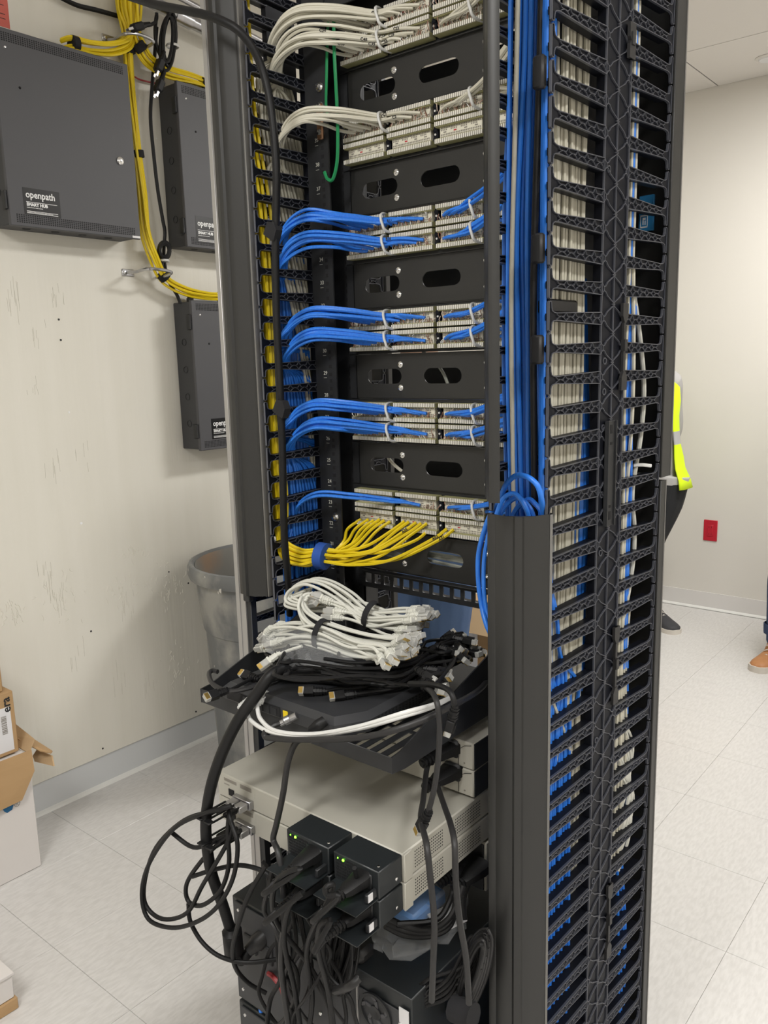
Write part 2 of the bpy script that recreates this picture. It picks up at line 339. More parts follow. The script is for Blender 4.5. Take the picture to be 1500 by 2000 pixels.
# ------------------------------------------------------------ enclosures on the left wall
XF = -2.462
def enclosure(y0, z0, z1, label, lab_px, lock, gland=False):
    D = XF-XL; w = .45; h = z1-z0
    t = thing('wall_enclosure', label, 'enclosure', (XL, y0, z0))
    obj('body', MB().box(0, D-.012, .004, w-.004, .004, h-.004, 0, .003), M['greyd'], t)
    dr = obj('door', MB().box(D-.014, D, 0, w, 0, h, 0, .002), M['grey'], t)
    for zz, nm in ((h-.034, 0), (.012, 1)):
        mb = MB()
        for r in range(5):
            for c in range(58): y = .022+c*.0071; z = zz+r*.0052; mb.box(D, D+.0004, y-.0021, y+.0021, z-.0016, z+.0016)
        o = obj('vent_holes', mb, M['hole'], dr, smooth=0); o['kind'] = 'stuff'
    for zz in (.045, h-.105):
        hg = obj('hinge', MB().box(D-.03, D-.010, -.006, .001, zz, zz+.055, 0, .002).cyl((D-.008, -.004, zz+.002), (D-.008, -.004, zz+.053), .0045, 8), M['black'], t)
    for zz in (.10, .20, .30, .40):
        obj('knockout', MB().lathe((0, 0, 0), [(.013, 0), (.013, .001), (.011, .001), (.011, 0)], 18).xf(axes((D*.45, .0035, zz), (1, 0, 0), (0, 0, 1))), M['black'], t)
    for k in range(4):
        obj('knockout', MB().lathe((0, 0, 0), [(.013, 0), (.013, .001), (.011, .001), (.011, 0)], 18).xf(axes((D*.45, .08+k*.095, .0035), (0, 1, 0), (1, 0, 0))), M['black'], t)
    for yy, zz in ((.036, h-.052), (.07, h-.155)):
        obj('screw', MB().lathe((0, 0, 0), [(.004, 0), (.003, .002), (.0005, .0025)], 10).xf(axes((D, yy, zz), (0, 1, 0), (0, 0, 1))), M['chrome'] if yy < .05 else M['hole'], t)
    if lock:
        lk = obj('lock', MB().lathe((0, 0, 0), [(.0125, 0), (.0125, .004), (.010, .006), (.0005, .006)], 20).xf(axes((D, lock[0], lock[1]), (0, 1, 0), (0, 0, 1))), M['chrome'], t)
        obj('keyhole', MB().box(D+.006, D+.0064, lock[0]-.001, lock[0]+.001, lock[1]-.004, lock[1]+.004), M['hole'], lk, smooth=0)
    # printed label
    pa = dX(*lab_px[0], XF); pb = dX(*lab_px[1], XF); ly = pa.y-y0; lz1 = pa.z-z0; lh = pa.z-pb.z; lw = .118
    lb = obj('label', MB().box(D, D+.0006, ly, ly+lw, lz1-lh, lz1), M['label'], t, smooth=0)
    ax = lambda yy, zz: axes((D+.0007, yy, zz), (0, 1, 0), (0, 0, 1))
    text('lettering', 'openpath', .0285, ax(ly+.008, lz1-lh*.36), M['ink'], lb, bold=.0005, sx=.88)
    text('lettering', 'SMART HUB', .0125, ax(ly+.009, lz1-lh*.665), M['ink'], lb, bold=.0006)
    ru = MB()
    for zz, l in ((.52, .100), (.86, .100), (.935, .100)): ru.box(D+.0006, D+.0009, ly+.008, ly+.008+l, lz1-lh*zz-.0006, lz1-lh*zz+.0006)
    for zz, l in ((.73, .052), (.90, .085)):
        for k in range(int(l/.004)): ru.box(D+.0006, D+.0009, ly+.009+k*.004, ly+.0115+k*.004, lz1-lh*zz-.001, lz1-lh*zz+.001)
    obj('ruled_line', ru, M['ink'], lb, smooth=0)
    if gland:
        obj('cable_gland', MB().cyl((.05, .045, h-.006), (.05, .045, h+.012), .013, 6).cyl((.05, .045, h+.010), (.05, .045, h+.026), .010, 14), M['rubber2'], t)
    return t
e1 = enclosure(1.276, 1.932, 2.481, 'largest looking charcoal wall enclosure with round key lock, at the left edge', ((43, 365), (47, 418)), (.392, .242))
obj('sticker', MB().box(XF-XL, XF-XL+.0006, .418, .448, .003, .010), M['paper'], e1, smooth=0)
enclosure(1.919, 1.926, 2.478, 'charcoal wall enclosure half hidden by the rack, upper of the pair', ((381, 421), (383, 473)), None)
enclosure(1.919, 1.193, 1.741, 'charcoal wall enclosure half hidden by the rack, lower of the pair', ((412, 818), (414, 858)), None, True)

# conduit along the wall
cp = [dX(262, -14, -2.50), dX(330, 22, -2.50), dX(404, 62, -2.50), dX(520, 118, -2.50)]
t = thing('metal_conduit', 'galvanised metal conduit running along the top of the wall', 'conduit', cp[0])
obj('pipe', MB().tube([cp[0], cp[3]], .021, 14), M['steel'], t, True)
d_ = (cp[3]-cp[0]).normalized()
obj('coupling', MB().tube([cp[0]+d_*.16, cp[0]+d_*.23], .026, 14), M['steel'], t, True)
obj('thin_pipe', MB().tube([cp[0]+Vector((.01, 0, .055)), cp[3]+Vector((.01, 0, .055))], .010, 10), M['steel'], t, True)
cable('power_cable', [dX(112, -8, -2.55), dX(150, 10, -2.55), dX(190, 20, -2.55), dX(235, 33, -2.55), dX(262, 45, -2.55)], .008, M['rubber'], 'black cable on the wall above the largest enclosure')
cable('alarm_wire', [dX(258, 147, -2.56), dX(275, 156, -2.56), dX(305, 163, -2.56)], .003, M['cred'], 'thin red wire on the wall above the middle enclosure')

# yellow network cables on the wall
XW = -2.515
def jit(c, n, rad):
    out = []
    for i in range(n):
        a = i*2.39996; r = rad*math.sqrt((i+.5)/n); out.append((math.cos(a)*r, math.sin(a)*r))
    return out
def branch(pts, rads, n, r, label, group, seed, hit=None):
    rnd = random.Random(seed); base = [Vector(p) for p in pts]; offs = jit(0, n, 1)
    for i in range(n):
        ph = rnd.uniform(-.3, .3); q = []
        for k, b in enumerate(base):
            a = base[min(k+1, len(base)-1)]-base[max(k-1, 0)]; a.normalize()
            s1 = Vector((1, 0, 0)); s1 = (s1-a*s1.dot(a)).normalized(); s2 = a.cross(s1)
            rd = rads[k] if isinstance(rads, (list, tuple)) else rads
            cs, sn = math.cos(ph*k), math.sin(ph*k); u, v = offs[i]
            q.append(b+s1*(u*cs-v*sn)*rd+s2*(u*sn+v*cs)*rd+Vector((rnd.gauss(0, .0015), rnd.gauss(0, .0015), 0)))
        cable('network_cable', q, r, M['cyel'], label, 'cable', group)
w = lambda x, y, X=XW: dX(x, y, X)
branch([w(250, -30), w(252, 20), w(256, 60), w(248, 84), w(215, 96), w(175, 94), w(140, 86), w(122, 90, -2.53)], [.042, .042, .022, .022, .022, .022, .022, .02], 10, .0048, 'yellow cable turning left over the largest enclosure', 'yellow cables to the largest enclosure', 1)
branch([w(258, -30), w(257, 20), w(262, 62), w(272, 88), w(290, 118), w(325, 140), w(370, 153), w(404, 166), w(412, 178, -2.53)], [.042, .042, .022, .020, .020, .020, .018, .018, .018], 10, .0048, 'yellow cable curving right above the middle enclosure', 'yellow cables to the middle enclosure', 2)
branch([w(240, -30, -2.535), w(243, 20, -2.535), w(248, 70, -2.54), w(250, 120, -2.54), w(257, 200, -2.54), w(268, 300, -2.54), w(278, 380, -2.54), w(285, 450, -2.53), w(300, 500), w(322, 543), w(360, 566), w(405, 577), w(440, 580), w(452, 592, -2.53)], [.03, .03, .018, .015, .015, .015, .017, .018, .02, .018, .018, .015, .015, .012], 8, .0048, 'yellow cable dropping down the wall to the lower enclosure', 'yellow cables to the lower enclosure', 3)
def strap(pts_a, pts_b, rad, label, m='velb', wdt=.02, name='velcro_strap'):
    a, b = Vector(pts_a), Vector(pts_b); d = (b-a).normalized(); mid = (a+b)/2
    o = obj(name, MB().tube([-d*wdt/2, -d*wdt/2+d*.001, d*wdt/2-d*.001, d*wdt/2], [rad, rad+.0022, rad+.0022, rad], 14), M[m], loc=mid); tag(o, label, 'strap'); return o
strap(w(143, 86), w(147, 87), .023, 'black velcro strap on the yellow cables over the largest enclosure', wdt=.022)
strap(w(271, 88), w(275, 94), .022, 'black velcro strap on yellow cables just right of the upper hook', wdt=.028)
strap(w(394, 163), w(399, 165), .019, 'black velcro strap on yellow cables beside the rack post', wdt=.018)
strap(w(270, 298, -2.54), w(271, 304, -2.54), .017, 'black velcro strap halfway down the yellow cable drop', wdt=.024)
strap(w(317, 536), w(322, 542), .021, 'black velcro strap on the yellow cables at the lower hook', wdt=.024)
strap(w(428, 579), w(433, 580), .017, 'black velcro strap at the top of the lower enclosure', wdt=.02)
strap(w(253, 98, -2.54), w(254, 103, -2.54), .016, 'black velcro strap under the upper hook', wdt=.016)
def hook(pts, plate_px, label):
    p = [Vector(q) for q in pts]; t = thing('cable_hook', label, 'hook', dX(*plate_px, XL))
    c = dX(*plate_px, XL); obj('mounting_plate', MB().box(XL, XL+.004, c.y-.028, c.y+.022, c.z-.012, c.z+.012, 0, .002), M['steel'], t, True)
    obj('hook_rod', MB().tube(smooth(p, 5), .0055, 8), M['steel'], t, True)
    for s in (-.018, .012): obj('screw', MB().lathe((0, 0, 0), [(.006, 0), (.005, .003), (.0005, .004)], 10).xf(axes((XL+.004, c.y+s, c.z), (0, 1, 0), (0, 0, 1))), M['chrome'], t, True)
hook([dX(212, 78, -2.565), dX(226, 76, -2.53), dX(245, 66, -2.46), dX(268, 66, -2.455), dX(294, 76, -2.45), dX(299, 84, -2.455), dX(285, 92, -2.50), dX(272, 94, -2.57)], (213, 77), 'bent steel cable hook above the largest enclosure')
hook([dX(250, 532, -2.565), dX(265, 531, -2.53), dX(288, 525, -2.46), dX(310, 526, -2.455), dX(331, 530, -2.45), dX(334, 534, -2.455), dX(320, 540, -2.50), dX(306, 542, -2.57)], (251, 533), 'bent steel cable hook left of the lower enclosure')
# black power cords hanging on the wall
def plug_block(parent, p, d, s=1.0, m='rubber'):        # two-pronged mains plug
    d = Vector(d).normalized(); up = Vector((1, 0, 0)) if abs(d.x) < .8 else Vector((0, 0, 1)); mt = axes(p, d, up)
    o = obj('plug', MB().box(-.018, .018, -.012, .012, -.010, .010, 0, .004).cyl((-.045, 0, 0), (-.018, 0, 0), .005, 8, 0, .008).xf(mt @ Matrix.Scale(s, 4)), M[m], parent, True)
    obj('prong', MB().box(.018, .034, -.007, -.0055, -.003, .003).box(.018, .034, .0055, .007, -.003, .003).xf(mt @ Matrix.Scale(s, 4)), M['chrome'], o, smooth=0)
XC = -2.49
t = thing('power_lead', 'hank of black power cord with plugs tied beside the upper hook', 'cord', w(322, 60, XC))
rnd = random.Random(5)
for i in range(5):
    cx, cy = 326+rnd.uniform(-6, 6), 82+rnd.uniform(-6, 6); a = 11+rnd.uniform(-3, 5); b = 50+rnd.uniform(-8, 4); X = XC+rnd.uniform(-.015, .02)
    cord('cord_loop', [w(cx+a*math.cos(q)+(cy-82+b*math.sin(q))*-.06, cy+b*math.sin(q), X) for q in [2*PI*k/10+i for k in range(11)]], .0056, M['rubber'], t)
cord('cord_loop', [w(303, 48, XC), w(306, 30, XC), w(303, 60, XC), w(306, 90, XC), w(316, 118, XC), w(312, 135, XC)], .006, M['rubber'], t)
plug_block(t, w(311, 128, XC+.02), w(306, 142, XC+.02)-w(313, 122, XC+.02), 1.25)
plug_block(t, w(311, 168, XC+.02), w(304, 186, XC+.02)-w(314, 158, XC+.02), 1.25)
plug_block(t, w(268, 53, -2.44), w(250, 58, -2.44)-w(280, 50, -2.44), 1.25)
cord('cord_loop', [w(275, 51, -2.44), w(295, 48, -2.46), w(305, 40, XC), w(306, 25, XC)], .0056, M['rubber'], t)
cord('cord_loop', [w(314, 156, XC), w(318, 140, XC), w(320, 110, XC)], .0056, M['rubber'], t)
obj('cable_tie', MB().lathe((0, 0, 0), [(.022, -.004), (.024, 0), (.022, .004)], 14).xf(Matrix.Translation(w(337, 90, XC))), M['ring'], t, True)
X2 = -2.53
cable('power_lead', [w(306, 52, XC), w(302, 110, X2), w(297, 170, X2), w(294, 230, X2), w(300, 300, X2), w(308, 370, X2), w(318, 430, X2), w(322, 455, X2), w(320, 500, X2), w(328, 545, X2), w(345, 575, X2), w(352, 592, -2.527)], .0062, M['rubber'], 'black power cord running down the wall to the lower enclosure')
t = thing('cord_coil', 'small tied coil of black cord above the lower hook', 'cord', w(321, 490, -2.505))
for i in range(3):
    cord('cord_loop', [w(321+(11-i)*math.cos(q), 489+(17-2*i)*math.sin(q), -2.505+.006*i) for q in [2*PI*k/10 for k in range(11)]], .006, M['rubber'], t)
cord('cord_loop', [w(318, 503, -2.505), w(316, 520, -2.505), w(326, 545, -2.505)], .008, M['rubber'], t)
obj('cable_tie', MB().lathe((0, 0, 0), [(.016, -.004), (.018, 0), (.016, .004)], 14).xf(Matrix.Translation(w(321, 509, -2.505))), M['ring'], t, True)

# ------------------------------------------------------------ rubbish can behind the rack
CX, CY, CH = -2.215, 2.03, .80
t = thing('rubbish_can', 'large round grey plastic rubbish can splashed with paint, by the left wall', 'bin', (CX, CY, 0))
obj('barrel', MB().lathe((0, 0, 0), [(.001, .004), (.235, .0), (.245, .02), (.262, .42), (.265, .55), (.272, .555), (.288, .70), (.29, .76), (.30, .77)], 44), M['can'], t)
obj('rim', MB().lathe((0, 0, 0), [(.288, .745), (.312, .748), (.318, .765), (.317, .785), (.310, .798), (.300, .80), (.292, .792), (.288, .78)], 44), M['can'], t)
obj('inner_wall', MB().lathe((0, 0, 0), [(.290, .792), (.281, .76), (.256, .56), (.248, .42), (.228, .03), (.001, .03)], 44), M['caninner'], t)
rnd = random.Random(9); mb = MB()
for i in range(24):
    an = rnd.uniform(-2.7, -.3); z = rnd.uniform(.30, .79) if i > 6 else .79
    rr = (.2655+(z-.555)*.118 if z > .555 else .262+(z-.42)*.03) if z < .74 else .318; s = rnd.uniform(.002, .007)
    n_ = Vector((math.cos(an), math.sin(an), 0)); c = n_*(rr+.0005)+Vector((0, 0, z))
    tx = Vector((-n_.y, n_.x, 0)); mb.add([c+tx*s*rnd.uniform(.5, 1.2)*math.cos(q)+Vector((0, 0, s*rnd.uniform(.6, 2)*math.sin(q))) for q in [2*PI*k/7 for k in range(7)]], [tuple(range(7))])
o = obj('paint_splash', mb, M['splat'], t, smooth=0); o['kind'] = 'stuff'
an = -2.62; n_ = Vector((math.cos(an), math.sin(an), 0)); tx = Vector((-n_.y, n_.x, 0)); c = n_*.287+Vector((0, 0, .665))
obj('sticker', MB().add([c-tx*.02+Vector((0, 0, -.04)), c+tx*.02+Vector((0, 0, -.04)), c+tx*.021+Vector((0, 0, .03)), c-tx*.02+Vector((0, 0, .03))], [(0, 1, 2, 3)]), M['cwhite'], t, smooth=0)

# ------------------------------------------------------------ cartons at the left edge
BX, BY = -2.297, 1.078           # right-hand far corner of the big white carton on the floor
t = thing('carton', 'tall white carton with open brown flaps standing on the floor by the wall', 'box', (BX-.22, BY-.25, 0))
z1 = .37
obj('carton_body', MB().box(BX-.24, BX, BY-.50, BY, 0, z1, 0, .003), M['wbox'], t, True)
fl = dX(0, 1500, BX+.001)
# near flap folded down over the side that faces the camera
def quad(ps, th, nrm):
    n_ = Vector(nrm).normalized()*th; ps = [Vector(p) for p in ps]; k = len(ps)
    return MB().add(ps+[p+n_ for p in ps], [tuple(range(k))[::-1], tuple(range(k, 2*k))]+[(i, (i+1) % k, k+(i+1) % k, k+i) for i in range(k)])
obj('flap', quad([dX(60, 1464, BX+.002), dX(66, 1505, BX+.012), dX(42, 1562, BX+.012), dX(0, 1582, BX+.012), dX(-60, 1620, BX+.012), dX(-60, 1540, BX+.002), dX(0, 1487, BX+.002)], .005, (1, 0, .1)), M['cardb'], t, True, smooth=0)
obj('flap', quad([(BX-.23, BY, z1), (BX, BY, z1), (BX-.02, BY+.03, z1+.028), (BX-.23, BY+.05, z1+.035)], .005, (0, -.3, 1)), M['cardi'], t, True, smooth=0)
fa = [dY(75, 1462, BY+.06), dY(103, 1476, BY+.065), dY(107, 1496, BY+.05), dY(70, 1487, BY+.04), dY(66, 1476, BY+.045)]
obj('flap', quad(fa, .004, (0, -1, .2)), M['cardi'], t, True, smooth=0)
fb = [dY(34, 1432, BY+.05), dY(50, 1434, BY+.07), dY(103, 1468, BY+.065), dY(100, 1472, BY+.05), dY(78, 1468, BY+.03), dY(34, 1444, BY+.01)]
obj('flap', quad(fb, .004, (0, -.3, 1)), M['cardb'], t, True, smooth=0)
lg = dX(20, 1580, BX); obj('printed_mark', quad([dX(5, 1580, BX+.0004), dX(27, 1570, BX+.0004), dX(24, 1581, BX+.0004), dX(14, 1588, BX+.0004), dX(8, 1585, BX+.0004)], .0004, (1, 0, 0)), M['bluelogo'], t, True, smooth=0)
text('printed_mark', '®', .026, axes(dX(28, 1578, BX+.0006), (0, 1, 0), (0, 0, 1)), M['beiged'], t, True)
# brown parcel on top
ZP = z1+.006; PX = -2.33; p1 = dX(22, 1349, PX); PH = p1.z-ZP; PY = p1.y+.004
t = thing('parcel', 'brown cardboard parcel with barcode label lying on the tall white carton', 'box', (PX-.1, PY-.16, ZP))
obj('parcel_body', MB().box(PX-.20, PX, PY-.33, PY, ZP, ZP+PH, 0, .003), M['cardb'], t, True)
a0 = dX(18, 1373, PX); a1 = dX(30, 1468, PX); ly1 = PY-.014; lz1 = ZP+PH-.045; lz0 = ZP+.012
lb = obj('shipping_label', MB().box(PX, PX+.0007, ly1-.16, ly1, lz0, lz1), M['paper'], t, True, smooth=0)
rnd = random.Random(3); mb = MB(); z = lz1-.025
while z > lz0+.055:
    h = rnd.choice((.0012, .002, .0032)); mb.box(PX+.0007, PX+.001, ly1-.030, ly1-.014, z-h, z); z -= h+rnd.choice((.0012, .002))
z = lz0+.05
while z > lz0+.008:
    h = rnd.choice((.0012, .002)); mb.box(PX+.0007, PX+.001, ly1-.062, ly1-.052, z-h, z); z -= h+.0015
for k in range(12): mb.box(PX+.0007, PX+.001, ly1-.046, ly1-.0445, lz1-.025-.005*k-.003, lz1-.025-.005*k)
obj('barcode', mb, M['beiged'], lb, smooth=0)
text('lettering', 'era', .036, axes((PX+.0006, PY-.0125, ZP+PH-.062), (0, 0, 1), (0, -1, 0)) @ Matrix.Rotation(0, 4, 'Z'), M['inkb'], t, True, bold=.0008)
t = thing('parcel', 'brown cardboard box barely in view above the barcode parcel', 'box', (PX-.12, PY-.2, ZP+PH))
obj('parcel_body', MB().box(PX-.22, PX-.012, PY-.34, PY-.022, ZP+PH+.0005, ZP+PH+.10, 0, .003), M['cardb'], t, True)
obj('parcel_tape', MB().box(PX-.13, PX-.10, PY-.34, PY-.022, ZP+PH+.1, ZP+PH+.1008), M['cardi'], t, True, smooth=0)
# low white carton at the bottom left corner
q = dX(24, 1902, -1.80); qz = q.z
t = thing('carton', 'low white carton at the bottom left corner of the view', 'box', (-1.95, q.y-.15, 0))
obj('carton_body', MB().box(-2.06, -1.80, q.y-.42, q.y, .03, qz, 0, .003), M['wbox'], t, True)
obj('carton_base', MB().box(-2.05, -1.795, q.y-.41, q.y+.004, 0, .03, 0, .002), M['cardb'], t, True)
obj('lid_edge', MB().box(-2.06, -1.797, q.y-.42, q.y+.003, qz-.003, qz+.004, 0, .001), M['wbox'], t, True)
# ============================================================ VERTICAL CABLE MANAGERS
WD = .115; ZT = 2.22; ARM0, ARM1, FAR1, FAR0 = .016, .150, .227, .356; TIP = .371
def finger_mesh(L, name):
    mb = MB(); h0, h1 = .0050, .0092
    tq = [(0, .0190), (.0022, .0205), (.0044, .0205), (.0060, .0188), (.0066, .0125), (.0085, .0078), (.013, .0058), (.020, h0)]
    ol = [(p, -q) for p, q in tq]+[(L, -h1), (L, h1)]+tq[::-1]
    tp = [(p, -q) for p, q in tq]+tq[::-1]
    mb.prism(tp, AT_X, -.0055, -.002); mb.prism([(.018, -h0), (L, -h1), (L, h1), (.018, h0)], AT_X, -.018, -.003)
    mb.strip(ol + [ol[0]], .0011, AT_X, -.004, 0, 1)
    n = 5; x0 = .020; st = (L-x0)/n
    hh = lambda u: h0+(h1-h0)*(u-.02)/(L-.02)
    for i in range(n):
        a = x0+st*i; b = a+st; m = (a+b)/2; ha, hb, hm = hh(a), hh(b), hh(m)
        mb.strip([(a, -ha), (m-.3*st, -hm*.25), (m, hm*.15), (m+.3*st, -hb*.25), (b, -hb)], .0007, AT_X, -.004, -.0004, 1)
        mb.strip([(a, ha), (a+.2*st, hm*.1), (m, hm*.15)], .0007, AT_X, -.004, -.0004, 1)
        mb.strip([(m, hm*.15), (b-.2*st, hm*.1), (b, hb)], .0007, AT_X, -.004, -.0004, 1)
    return mb
NEAR_ME = finger_mesh(ARM1, 'f').mesh('finger', [M['plastic'], M['rim']], 0)
_f = finger_mesh(TIP-FAR1, 'f'); _f.v = [(x, -y, z) for x, y, z in _f.v]; _f.f = [q[::-1] for q in _f.f]
FAR_ME = _f.mesh('finger', [M['plastic'], M['rim']], 0)
def door_profile(w, bulge=.020, th=.0035):
    m = w/2
    out = [(0, .012), (.001, .002), (.010, -.004), (.012, -.004), (m-.022, -bulge*.72), (m-.009, -bulge*.80), (m-.006, -bulge), (m+.004, -bulge), (m+.007, -bulge*.80), (m+.022, -bulge*.72), (w-.010, -.004), (w-.004, -.003), (w, .004), (w, .012)]
    inn = [(w-th, .012), (w-th, .005), (w-.012, -.0005), (m+.022, -bulge*.72+th), (m-.022, -bulge*.72+th), (.012, -.0005), (th, .004), (th, .012)]
    return out+inn
def door(parent, name, loc, rz, z0, z1, w=.112, bulge=.020, rimedge=True):
    pr = door_profile(w, bulge); mt = Matrix.Translation(loc) @ Matrix.Rotation(rz, 4, 'Z')
    o = obj(name, MB().prism(pr, AT_Z, z0, z1).xf(mt), M['cover'], parent)
    if rimedge: obj('edge_trim', MB().box(w-.0035, w+.0006, -.002, .012, z0, z1, 0, .0008).xf(mt), M['coverrim'], o)
    return o
def manager(name, label, loc, rz, ph):
    t = thing(name, label, 'cable manager', loc, rz)
    k0 = 0; zs = []
    k = 0
    while (k+ph)*U < ZT: zs.append((k+ph)*U); k += 1
    for x in (WD, .016):
        for z in zs:
            if z < .02: continue
            link('finger', NEAR_ME, t, loc=(x, 0, z)); link('finger', FAR_ME, t, loc=(x, TIP, z))
    sp = obj('spine', MB().box(WD-.016, WD-.003, ARM1-.001, FAR1+.001, 0, ZT), M['plastic'], t, smooth=0)
    obj('inner_spine', MB().box(0, .013, ARM1-.001, FAR1+.001, 0, ZT), M['plastic'], t, smooth=0)
    mb = MB(); c = (ARM1+FAR1)/2; a, b = WD-.004, WD-.0002
    mb.strip([(c, 0), (c, ZT)], .0012, AT_X, a, b)
    for z in zs:
        zz = z+U/2
        if zz > ZT-.03 or z < .02: continue
        for s, e in ((1, ARM1), (-1, FAR1)):
            mb.strip([(e, zz-.0125), (e, zz+.0125)], .0016, AT_X, a, WD)
            mb.strip([(e+s*dx, zz+dz) for dx, dz in ((0, .012), (.003, .0165), (.007, .0195), (.012, .018), (.018, .012), (.0425, 0), (.018, -.012), (.012, -.018), (.007, -.0195), (.003, -.0165), (0, -.012))], .0011, AT_X, a, b)
            mb.strip([(e+s*.007, zz+.0195), (e+s*.007, zz+.025)], .0011, AT_X, a, b)
    o = obj('spine_ribs', mb, M['rim'], sp, smooth=0); o['kind'] = 'stuff'
    return t, zs
RML = (-.562+(-.0)-WD*math.cos(-.061), 1.055+WD*math.sin(.061), 0); RMR = -.061
RMM = Matrix.Translation(RML) @ Matrix.Rotation(RMR, 4, 'Z')
RM = lambda x, y, z: RMM @ Vector((x, y, z))
LML = (-1.19-WD, 1.088, 0); LM = lambda x, y, z: Vector((LML[0]+x, LML[1]+y, z))
rm, rzs = manager('cable_manager', 'tall black finger cable manager right of the rack, its outer side facing the view', RML, RMR, .045)
lm, lzs = manager('cable_manager', 'tall black finger cable manager left of the rack, behind the charcoal cover', LML, 0, .72)
def RL(px, py, x=WD):       # pixel -> local point on a side plane of the right manager
    n = RMM.to_3x3() @ Vector((1, 0, 0)); d = ray(px, py); p0 = RM(x, 0, 0); q = EYE+d*((p0-EYE).dot(n)/d.dot(n)); return RMM.inverted() @ q
ZS = 1.283
# left manager: upper cover in place, closed
door(lm, 'door', (.0, .004, 0), 0, 1.036, ZT, .095, .024)
obj('door_latch', MB().box(.03, .05, -.012, .0, 1.020, 1.036, 0, .002), M['black'], lm)
obj('corner_rail', MB().box(-.002, .010, -.004, .020, 0, ZT, 0, .001).box(.010, .026, -.002, .002, 0, ZT), M['rail'], lm)
obj('corner_rail', MB().box(.026, .040, .0, .016, 0, 1.03, 0, .001), M['black'], lm)
obj('far_cover', MB().box(0, WD, TIP+.008, TIP+.030, 0, ZT, 0, .004), M['cover'], lm)
# right manager: upper door swung wide open towards the camera, lower door shut over the cables
hx = dY(958.5, 700, 1.045); hl = RMM.inverted() @ hx; cd = math.atan2(-hx.y, -hx.x)-RMR
dr = door(rm, 'door', (hl.x, hl.y, 0), cd, ZS+.022, ZT, .108, .009, False)
da, db = RMM.inverted() @ dY(951, 1000, .998), RMM.inverted() @ dY(1079, 1000, 1.044); dv = db-da
door(rm, 'door', (da.x, da.y, 0), math.atan2(dv.y, dv.x), .0, ZS-.004, math.hypot(dv.x, dv.y), .022)
for z0, z1, d in ((ZS+.002, ZT, .043), (0, ZS-.004, .026)):
    obj('far_cover', MB().box(-.003, .002, TIP-.02, TIP+d, z0, z1, 0, .001).box(-.003, WD+.003, TIP+d-.012, TIP+d, z0, z1, 0, .003).box(WD-.002, WD+.003, TIP+.004, TIP+d, z0, z1, 0, .001), M['cover'], rm)
    obj('far_cover_edge', MB().box(WD+.0015, WD+.0034, TIP+d-.003, TIP+d+.0004, z0, z1), M['coverrim'], rm, smooth=0)
for y0, y1 in ((456, 515), (654, 711), (108, 175)):
    a = RL(1073, y0, WD-.01); b = RL(1073, y1, WD-.01)
    obj('hinge_clip', MB().box(WD-.028, WD-.010, -.006, .006, b.z, a.z, 0, .003), M['rubber2'], rm)
# strut bracket and latches on the spine
a = RL(1186, 822); b = RL(1186, 1026)
br = obj('bracket', MB().box(WD-.001, WD+.004, .168, .196, b.z, a.z, 0, .001).box(WD+.004, WD+.007, .168, .1705, b.z, a.z).box(WD+.004, WD+.007, .1935, .196, b.z, a.z), M['black'], rm, smooth=0)
for f0, f1 in ((.04, .12), (.20, .225), (.80, .825), (.86, .94)):
    obj('slot', MB().prism(stadium(.182, a.z-(a.z-b.z)*(f0+f1)/2, .006, (a.z-b.z)*(f1-f0), 5) if False else rect(.179, .185, a.z-(a.z-b.z)*f1, a.z-(a.z-b.z)*f0), AT_X, WD+.004, WD+.0046), M['hole'], br, smooth=0)
for (x0, y0, y1) in ((1222, 40, 112), (1212, 592, 762), (1196, 1226, 1374), (1184, 1730, 1868)):
    a = RL(x0, y0); b = RL(x0, y1); h = a.z-b.z; u = .219
    mb = MB().box(WD, WD+.004, u-.003, u+.003, b.z, a.z).prism([(u-.009, a.z), (u+.009, a.z), (u+.009, a.z-.02), (u+.003, a.z-.030), (u-.003, a.z-.030), (u-.009, a.z-.02)], AT_X, WD, WD+.005).prism([(u-.009, b.z), (u+.009, b.z), (u+.009, b.z+.02), (u+.003, b.z+.030), (u-.003, b.z+.030), (u-.009, b.z+.02)][::-1], AT_X, WD, WD+.005)
    mb.box(WD, WD+.007, u-.0045, u+.0045, (a.z+b.z)/2-.006, (a.z+b.z)/2+.012)
    obj('latch', mb, M['rubber2'], rm, smooth=0)
for y in (330, 705, 765, 835, 965, 1080, 1440, 1707):
    q = RL(1192 if y < 500 else 1184 if y < 1000 else 1176, y); obj('ring_boss', MB().lathe((0, 0, 0), [(.0055, 0), (.0055, .0016), (.004, .0016), (.004, 0)], 14).xf(axes((WD-.003, .166, q.z), (0, 1, 0), (0, 0, 1))), M['rim'], rm)
# blue maker's tag on the far cover, seen through the fingers
q0 = RMM.inverted() @ EYE; YT = TIP+.028
def RY(px, py, y): n = RMM.to_3x3() @ Vector((0, 1, 0)); d = ray(px, py); p0 = RM(0, y, 0); return RMM.inverted() @ (EYE+d*((p0-EYE).dot(n)/d.dot(n)))
a = RY(1250, 384, YT); b = RY(1277, 450, YT)
tg = obj('maker_tag', MB().box(a.x, b.x, YT-.003, YT+.002, b.z, a.z, 0, .001), M['bluetag'], rm)
w_, h_ = b.x-a.x, a.z-b.z
mk = MB()
for u0, u1, v0, v1 in ((.12, .62, .10, .14), (.12, .16, .10, .46), (.12, .62, .42, .46), (.58, .62, .10, .46), (.28, .34, .18, .38), (.34, .48, .32, .38), (.42, .48, .18, .30)): mk.box(a.x+w_*u0, a.x+w_*u1, YT-.0036, YT-.0029, b.z+h_*v0, b.z+h_*v1)
obj('emblem', mk, M['ink'], tg, smooth=0)

